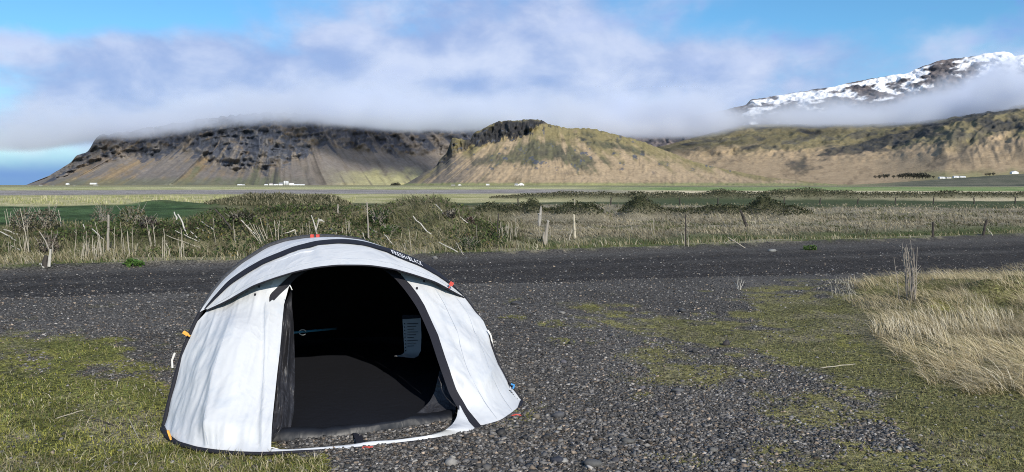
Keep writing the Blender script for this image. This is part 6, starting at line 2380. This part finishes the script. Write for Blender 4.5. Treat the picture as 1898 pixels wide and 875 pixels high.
stone('pale rounded stone at the front edge, just below the tent sill', 838, 866, 25, 20, (.27, .255, .235), 1)
stone('dark round stone on the moss right of the tent', 1346, 640, 16, 13, (.045, .04, .04), 2)
stone('pale flat slab at the far edge of the track', 1431, 466, 14, 7, (.22, .22, .21), 3)
stone('light brown stone right of the red peg loop', 993, 782, 14, 12, (.16, .135, .105), 4)
stone('large flat grey stone right of the tent corner', 1034, 779, 28, 13, (.085, .085, .09), 5)
stone('dark blue-grey stone in the gravel near the bottom edge', 1032, 860, 22, 16, (.035, .038, .05), 6)
stone('grey slab with a flat top near the bottom edge, right of the dark one', 1098, 868, 38, 16, (.10, .098, .095), 7)
stone('light grey pebble above the grey slab', 1094, 820, 12, 10, (.17, .165, .16), 8)
stone('beige pebble in the gravel above the large flat stone', 985, 728, 16, 12, (.13, .12, .11), 9)
stone('long grey stone half sunk in the gravel', 1256, 732, 24, 10, (.10, .10, .10), 10)
stone('broad dull stone in the gravel lower middle', 1164, 822, 24, 12, (.095, .093, .088), 11)
stone('pale thin stone left of the mossy streak', 1042, 584, 14, 6, (.20, .19, .175), 12)
stone('dark stone at the edge of the gravel above the tent corner', 957, 566, 20, 9, (.05, .05, .055), 13)
stone('grey boulder-like stone at the verge above the right shoulder of the tent', 807, 480, 10, 7, (.17, .165, .16), 14)
stone('dull stone in front of the lower right gravel patch', 1322, 842, 16, 12, (.13, .125, .115), 15)
stone('dark wedge of stone by the moss on the right', 1288, 657, 12, 9, (.05, .05, .05), 16)
stone('dark stone at the right end of the mossy streak', 1264, 575, 15, 9, (.05, .05, .052), 17)
rr_ = np.random.default_rng(77)
k_ = 0
while k_ < 70:
    px, py = rr_.uniform(560, 1500), rr_.uniform(600, 874)
    g = gz(px, py)
    if tent_clear(np.array([g[0]]), np.array([g[1]]))[0] or float(grassiness(np.array([g[0]]), np.array([g[1]]))[0]) > .2 or (px < 900 and py < 850):
        continue
    if px < 1000 and py < 850 and px < 985:
        continue
    s_ = rr_.uniform(8, 15)
    tone = rr_.choice([.05, .07, .09, .12])
    stone('ordinary dark grey stone a little larger than the gravel round it', px, py, s_, s_ * rr_.uniform(.5, .75), (tone, tone * rr_.uniform(.93, 1), tone * rr_.uniform(.9, 1.05)), 100 + k_, ang=rr_.uniform(0, 3))
    k_ += 1


# ------------------------------------------------------------------ farms and trees at the foot of the mountains
M_WALLW = mat_basic('white_render', (.80, .80, .78), .7, .3, .06)
M_ROOFR = mat_basic('weathered_roof', (.30, .27, .27), .6, .3, .2)
M_ROOFG = mat_basic('grey_roof', (.22, .23, .25), .6, .3, .2)
M_ROOFW = mat_basic('pale_sheet_roof', (.66, .66, .66), .5, .3, .1)
M_DARKG = mat_basic('window_glass_dark', (.03, .035, .045), .2, .5, .1)
M_SILO = mat_basic('silo_metal', (.62, .63, .65), .45, .4, .1)


def farm(label, px, py_base, wpx, hpx, D, roof, name='farm_building', grp=None, gable=False, barn=False):
    x = (px - 949) / FPX * D
    z = float(H(x, D)) if D < 2950 or px > 1500 else 0.0
    w_ = wpx * D / FPX
    h_ = hpx * D / FPX
    dp = max(8.0, min(w_, 14.0))
    z0 = at(px, py_base, D)[2] - 1.5
    rt = empty(name, (x, D, z0), label, 'building', grp)
    e = h_ * .58
    m = MB()
    m.box((x, D + dp / 2, z0 + e / 2), (w_, dp, e)); m.build('wall', M_WALLW, rt)
    m = MB()
    o_ = .35
    if gable:
        A = [(x - w_ / 2 - o_, D - o_, z0 + e), (x + w_ / 2 + o_, D - o_, z0 + e), (x, D - o_, z0 + h_)]
        B = [(p[0], p[1] + dp + 2 * o_, p[2]) for p in A]
        m.add(A + B, [(0, 1, 2), (3, 5, 4), (0, 2, 5, 3), (2, 1, 4, 5), (0, 3, 4, 1)])
    else:
        A = [(x - w_ / 2 - o_, D - o_, z0 + e), (x - w_ / 2 - o_, D + dp + o_, z0 + e), (x - w_ / 2 - o_, D + dp / 2, z0 + h_)]
        B = [(p[0] + w_ + 2 * o_, p[1], p[2]) for p in A]
        m.add(A + B, [(0, 2, 1), (3, 4, 5), (0, 3, 5, 2), (2, 5, 4, 1), (0, 1, 4, 3)])
    m.build('roof', roof, rt)
    nw = max(1, int(wpx / 3))
    for i in range(nw):
        m = MB()
        wx = x + (i + .5 - nw / 2) * w_ / nw * .8
        m.box((wx, D - .1, z0 + e * .55), (min(w_ / nw * .4, 2.0), .3, min(e * .4, 1.8)))
        m.build('window', M_DARKG, rt)
    return rt


GF = 'white farm buildings at the foot of the mountains'
for (px, py, w_, h_, rf, lb) in [
        (494, 344, 6, 3.2, M_ROOFW, 'low white barn at the left end of the big farm cluster'),
        (503, 344, 6, 5.0, M_ROOFR, 'white house third from the left in the big farm cluster'),
        (512, 344, 8, 3.4, M_ROOFW, 'low pale barn right of the white house in the big farm cluster'),
        (521, 344, 7, 6.0, M_ROOFG, 'grey-roofed building left of the tall silos in the farm cluster'),
        (541, 344, 8, 5.2, M_ROOFW, 'white building right of the tall silos in the farm cluster'),
        (555, 343.5, 20, 2.6, M_ROOFW, 'long low greenhouse-like barn at the right end of the farm cluster')]:
    farm(lb, px, py, w_, h_, 4700, rf, grp=GF)
for i, px in enumerate((528, 531.2, 534.4)):
    D = 4690
    x = (px - 949) / FPX * D
    m = MB()
    h_ = (7.2 - .5 * (i == 2)) * D / FPX
    m.tube([(x, D, -2), (x, D, h_), (x, D, h_ + 2.5), (x, D, h_ + 3.3)], [4.4, 4.4, 3.0, .4], 12)
    tag(m.build('silo', M_SILO, None, True, (x, D, 0)), ['left one of three white silos in the big farm cluster', 'middle one of three white silos in the big farm cluster', 'right, slightly lower one of three white silos in the farm cluster'][i], 'silo', 'silos of the farm cluster')
for (px, py, w_, h_, rf, lb) in [
        (445, 344, 8, 3.0, M_ROOFW, 'white shed standing alone left of the big farm cluster'),
        (452, 344.2, 5, 2.6, M_ROOFW, 'small pale shed next to the lone white shed'),
        (54, 345, 6, 2.6, M_ROOFR, 'leftmost white farmhouse near the end of the massif'),
        (76, 345, 6, 2.6, M_ROOFW, 'second white farmhouse from the left, by the plain'),
        (99, 344.6, 4, 2.4, M_ROOFG, 'third small farmhouse from the left at the foot of the massif'),
        (126, 342, 5, 3.0, M_ROOFW, 'white house set a little up the slope of the massif'),
        (138, 345, 4, 2.2, M_ROOFW, 'tiny white shed below the house on the slope'),
        (174, 341.5, 12, 3.0, M_ROOFW, 'wide white farm row upper of two on the left slope'),
        (178, 345, 9, 2.4, M_ROOFW, 'white farm building lower of two on the left slope')]:
    farm(lb, px, py, w_, h_, 4850, rf, grp=GF)
for (px, py, w_, h_, rf, gb, lb) in [
        (745, 346.5, 14, 3.0, M_ROOFW, False, 'flat white farm building by the dark trees left of the crag hill'),
        (762, 346, 10, 2.6, M_ROOFW, False, 'long pale shed right of the flat white farm building'),
        (840, 344.5, 7, 3.0, M_ROOFR, False, 'left of two small farm sheds below the crag'),
        (852, 344.5, 6, 4.0, M_ROOFW, True, 'right of two small farm sheds below the crag, gabled'),
        (966, 344.5, 11, 6.4, M_ROOFW, True, 'white gabled farmhouse below the middle of the crag hill'),
        (957, 344.5, 6, 5.2, M_ROOFG, False, 'grey-roofed outbuilding touching the white gabled farmhouse'),
        (946, 347, 12, 3.6, M_ROOFG, False, 'low dark shed left below the white gabled farmhouse'),
        (904, 343, 6, 3.0, M_ROOFW, False, 'small pale farm hut on the slope under the crag hill')]:
    farm(lb, px, py, w_, h_, 2800, rf, grp=GF, gable=gb)
for (px, py, w_, h_, rf, gb, lb) in [
        (1745, 330.5, 10, 3.6, M_ROOFW, False, 'leftmost white house of the farm on the right, by the dark trees'),
        (1757, 330, 8, 3.0, M_ROOFR, False, 'second white house of the farm on the right'),
        (1771, 329, 9, 3.8, M_ROOFW, False, 'third white house of the farm on the right, slightly larger'),
        (1783, 328.5, 10, 3.0, M_ROOFW, False, 'rightmost low white barn of the farm on the right'),
        (1879, 322, 12, 6.0, M_ROOFW, True, 'white gabled house alone near the right edge')]:
    farm(lb, px, py, w_, h_, 2900, rf, grp=GF, gable=gb)


M_BARK = mat_basic('tree_bark', (.10, .085, .07), .9, 2.0, .3)


def tree(px, py, hpx, D, label, grp, wide=.75):
    base = at(px, py, D)
    h_ = hpx * D / FPX
    rt = empty('tree', base, label, 'tree', grp)
    m = MB()
    m.tube([base - np.array([0, 0, 1.5]), base + np.array([0, 0, h_ * .3]), base + np.array([h_ * .03, 0, h_ * .7])], [h_ * .045, h_ * .035, h_ * .012], 6)
    for k in range(4):
        a = k * 1.7
        m.tube([base + np.array([0, 0, h_ * (.25 + .08 * k)]), base + np.array([math.cos(a) * h_ * .25, math.sin(a) * h_ * .25, h_ * (.45 + .1 * k)])], [h_ * .02, h_ * .008], 5)
    m.build('trunk', M_BARK, rt)
    n = 260
    u = RNG.normal(0, 1, (n, 3)); u /= np.linalg.norm(u, axis=1, keepdims=True)
    lump = .65 + .7 * vnoise(u[:, 0] * 1.9 + px, u[:, 2] * 1.9 + u[:, 1], 431)
    c = u * (RNG.uniform(.2, 1, n) ** .5 * lump)[:, None] * np.array([h_ * wide * .55, h_ * wide * .55, h_ * .42]) + np.array([0, 0, h_ * .58])
    d1 = RNG.normal(0, 1, (n, 3)); d1 /= np.linalg.norm(d1, axis=1, keepdims=True)
    d2 = np.cross(d1, RNG.normal(0, 1, (n, 3))); d2 /= np.linalg.norm(d2, axis=1, keepdims=True)
    L = (RNG.uniform(.05, .10, n) * h_)[:, None]
    V = np.stack([c - d1 * L, c - d2 * L * .7, c + d1 * L, c + d2 * L * .7], 1)
    T = (np.array([(0, 1, 2), (0, 2, 3)])[None] + (np.arange(n) * 4)[:, None, None]).reshape(-1, 3)
    me = mesh_np('crown', V.reshape(-1, 3), T, np.repeat(pick(n, [(.030, .032, .028), (.045, .05, .03), (.06, .055, .045)], [3, 2, 1]), 4, axis=0))
    link('crown', me, M_LEAF, rt)
    return rt


GT_R, GT_L = 'trees of the shelterbelt by the farm on the right', 'trees by the flat white farm building'
lab_r = ' from the left of the dark shelterbelt trees at the foot of the fells'
for ki, (px, py, hp) in enumerate([(1622, 331, 6), (1630, 331, 7), (1640, 331, 9), (1645, 330, 8), (1656, 330.5, 6), (1666, 331, 8), (1672, 331, 10), (1679, 331, 11), (1686, 331, 11), (1693, 331, 10), (1699, 331.5, 10),
                   (1704, 331.5, 11), (1710, 331.5, 12), (1715, 331, 10), (1722, 331, 7), (1730, 330.5, 5), (1828, 326, 5), (1834, 326, 6), (1841, 325.5, 6)]):
    tree(px, py, hp, 2950, ORD[ki] + lab_r, GT_R, 1.1)
for ki, (px, hp) in enumerate(((727, 6), (731, 8), (735, 8), (739, 7))):
    tree(px, 346, hp, 2850, ORD[ki] + ' from the left of four dark trees beside the flat white building', GT_L, 1.1)
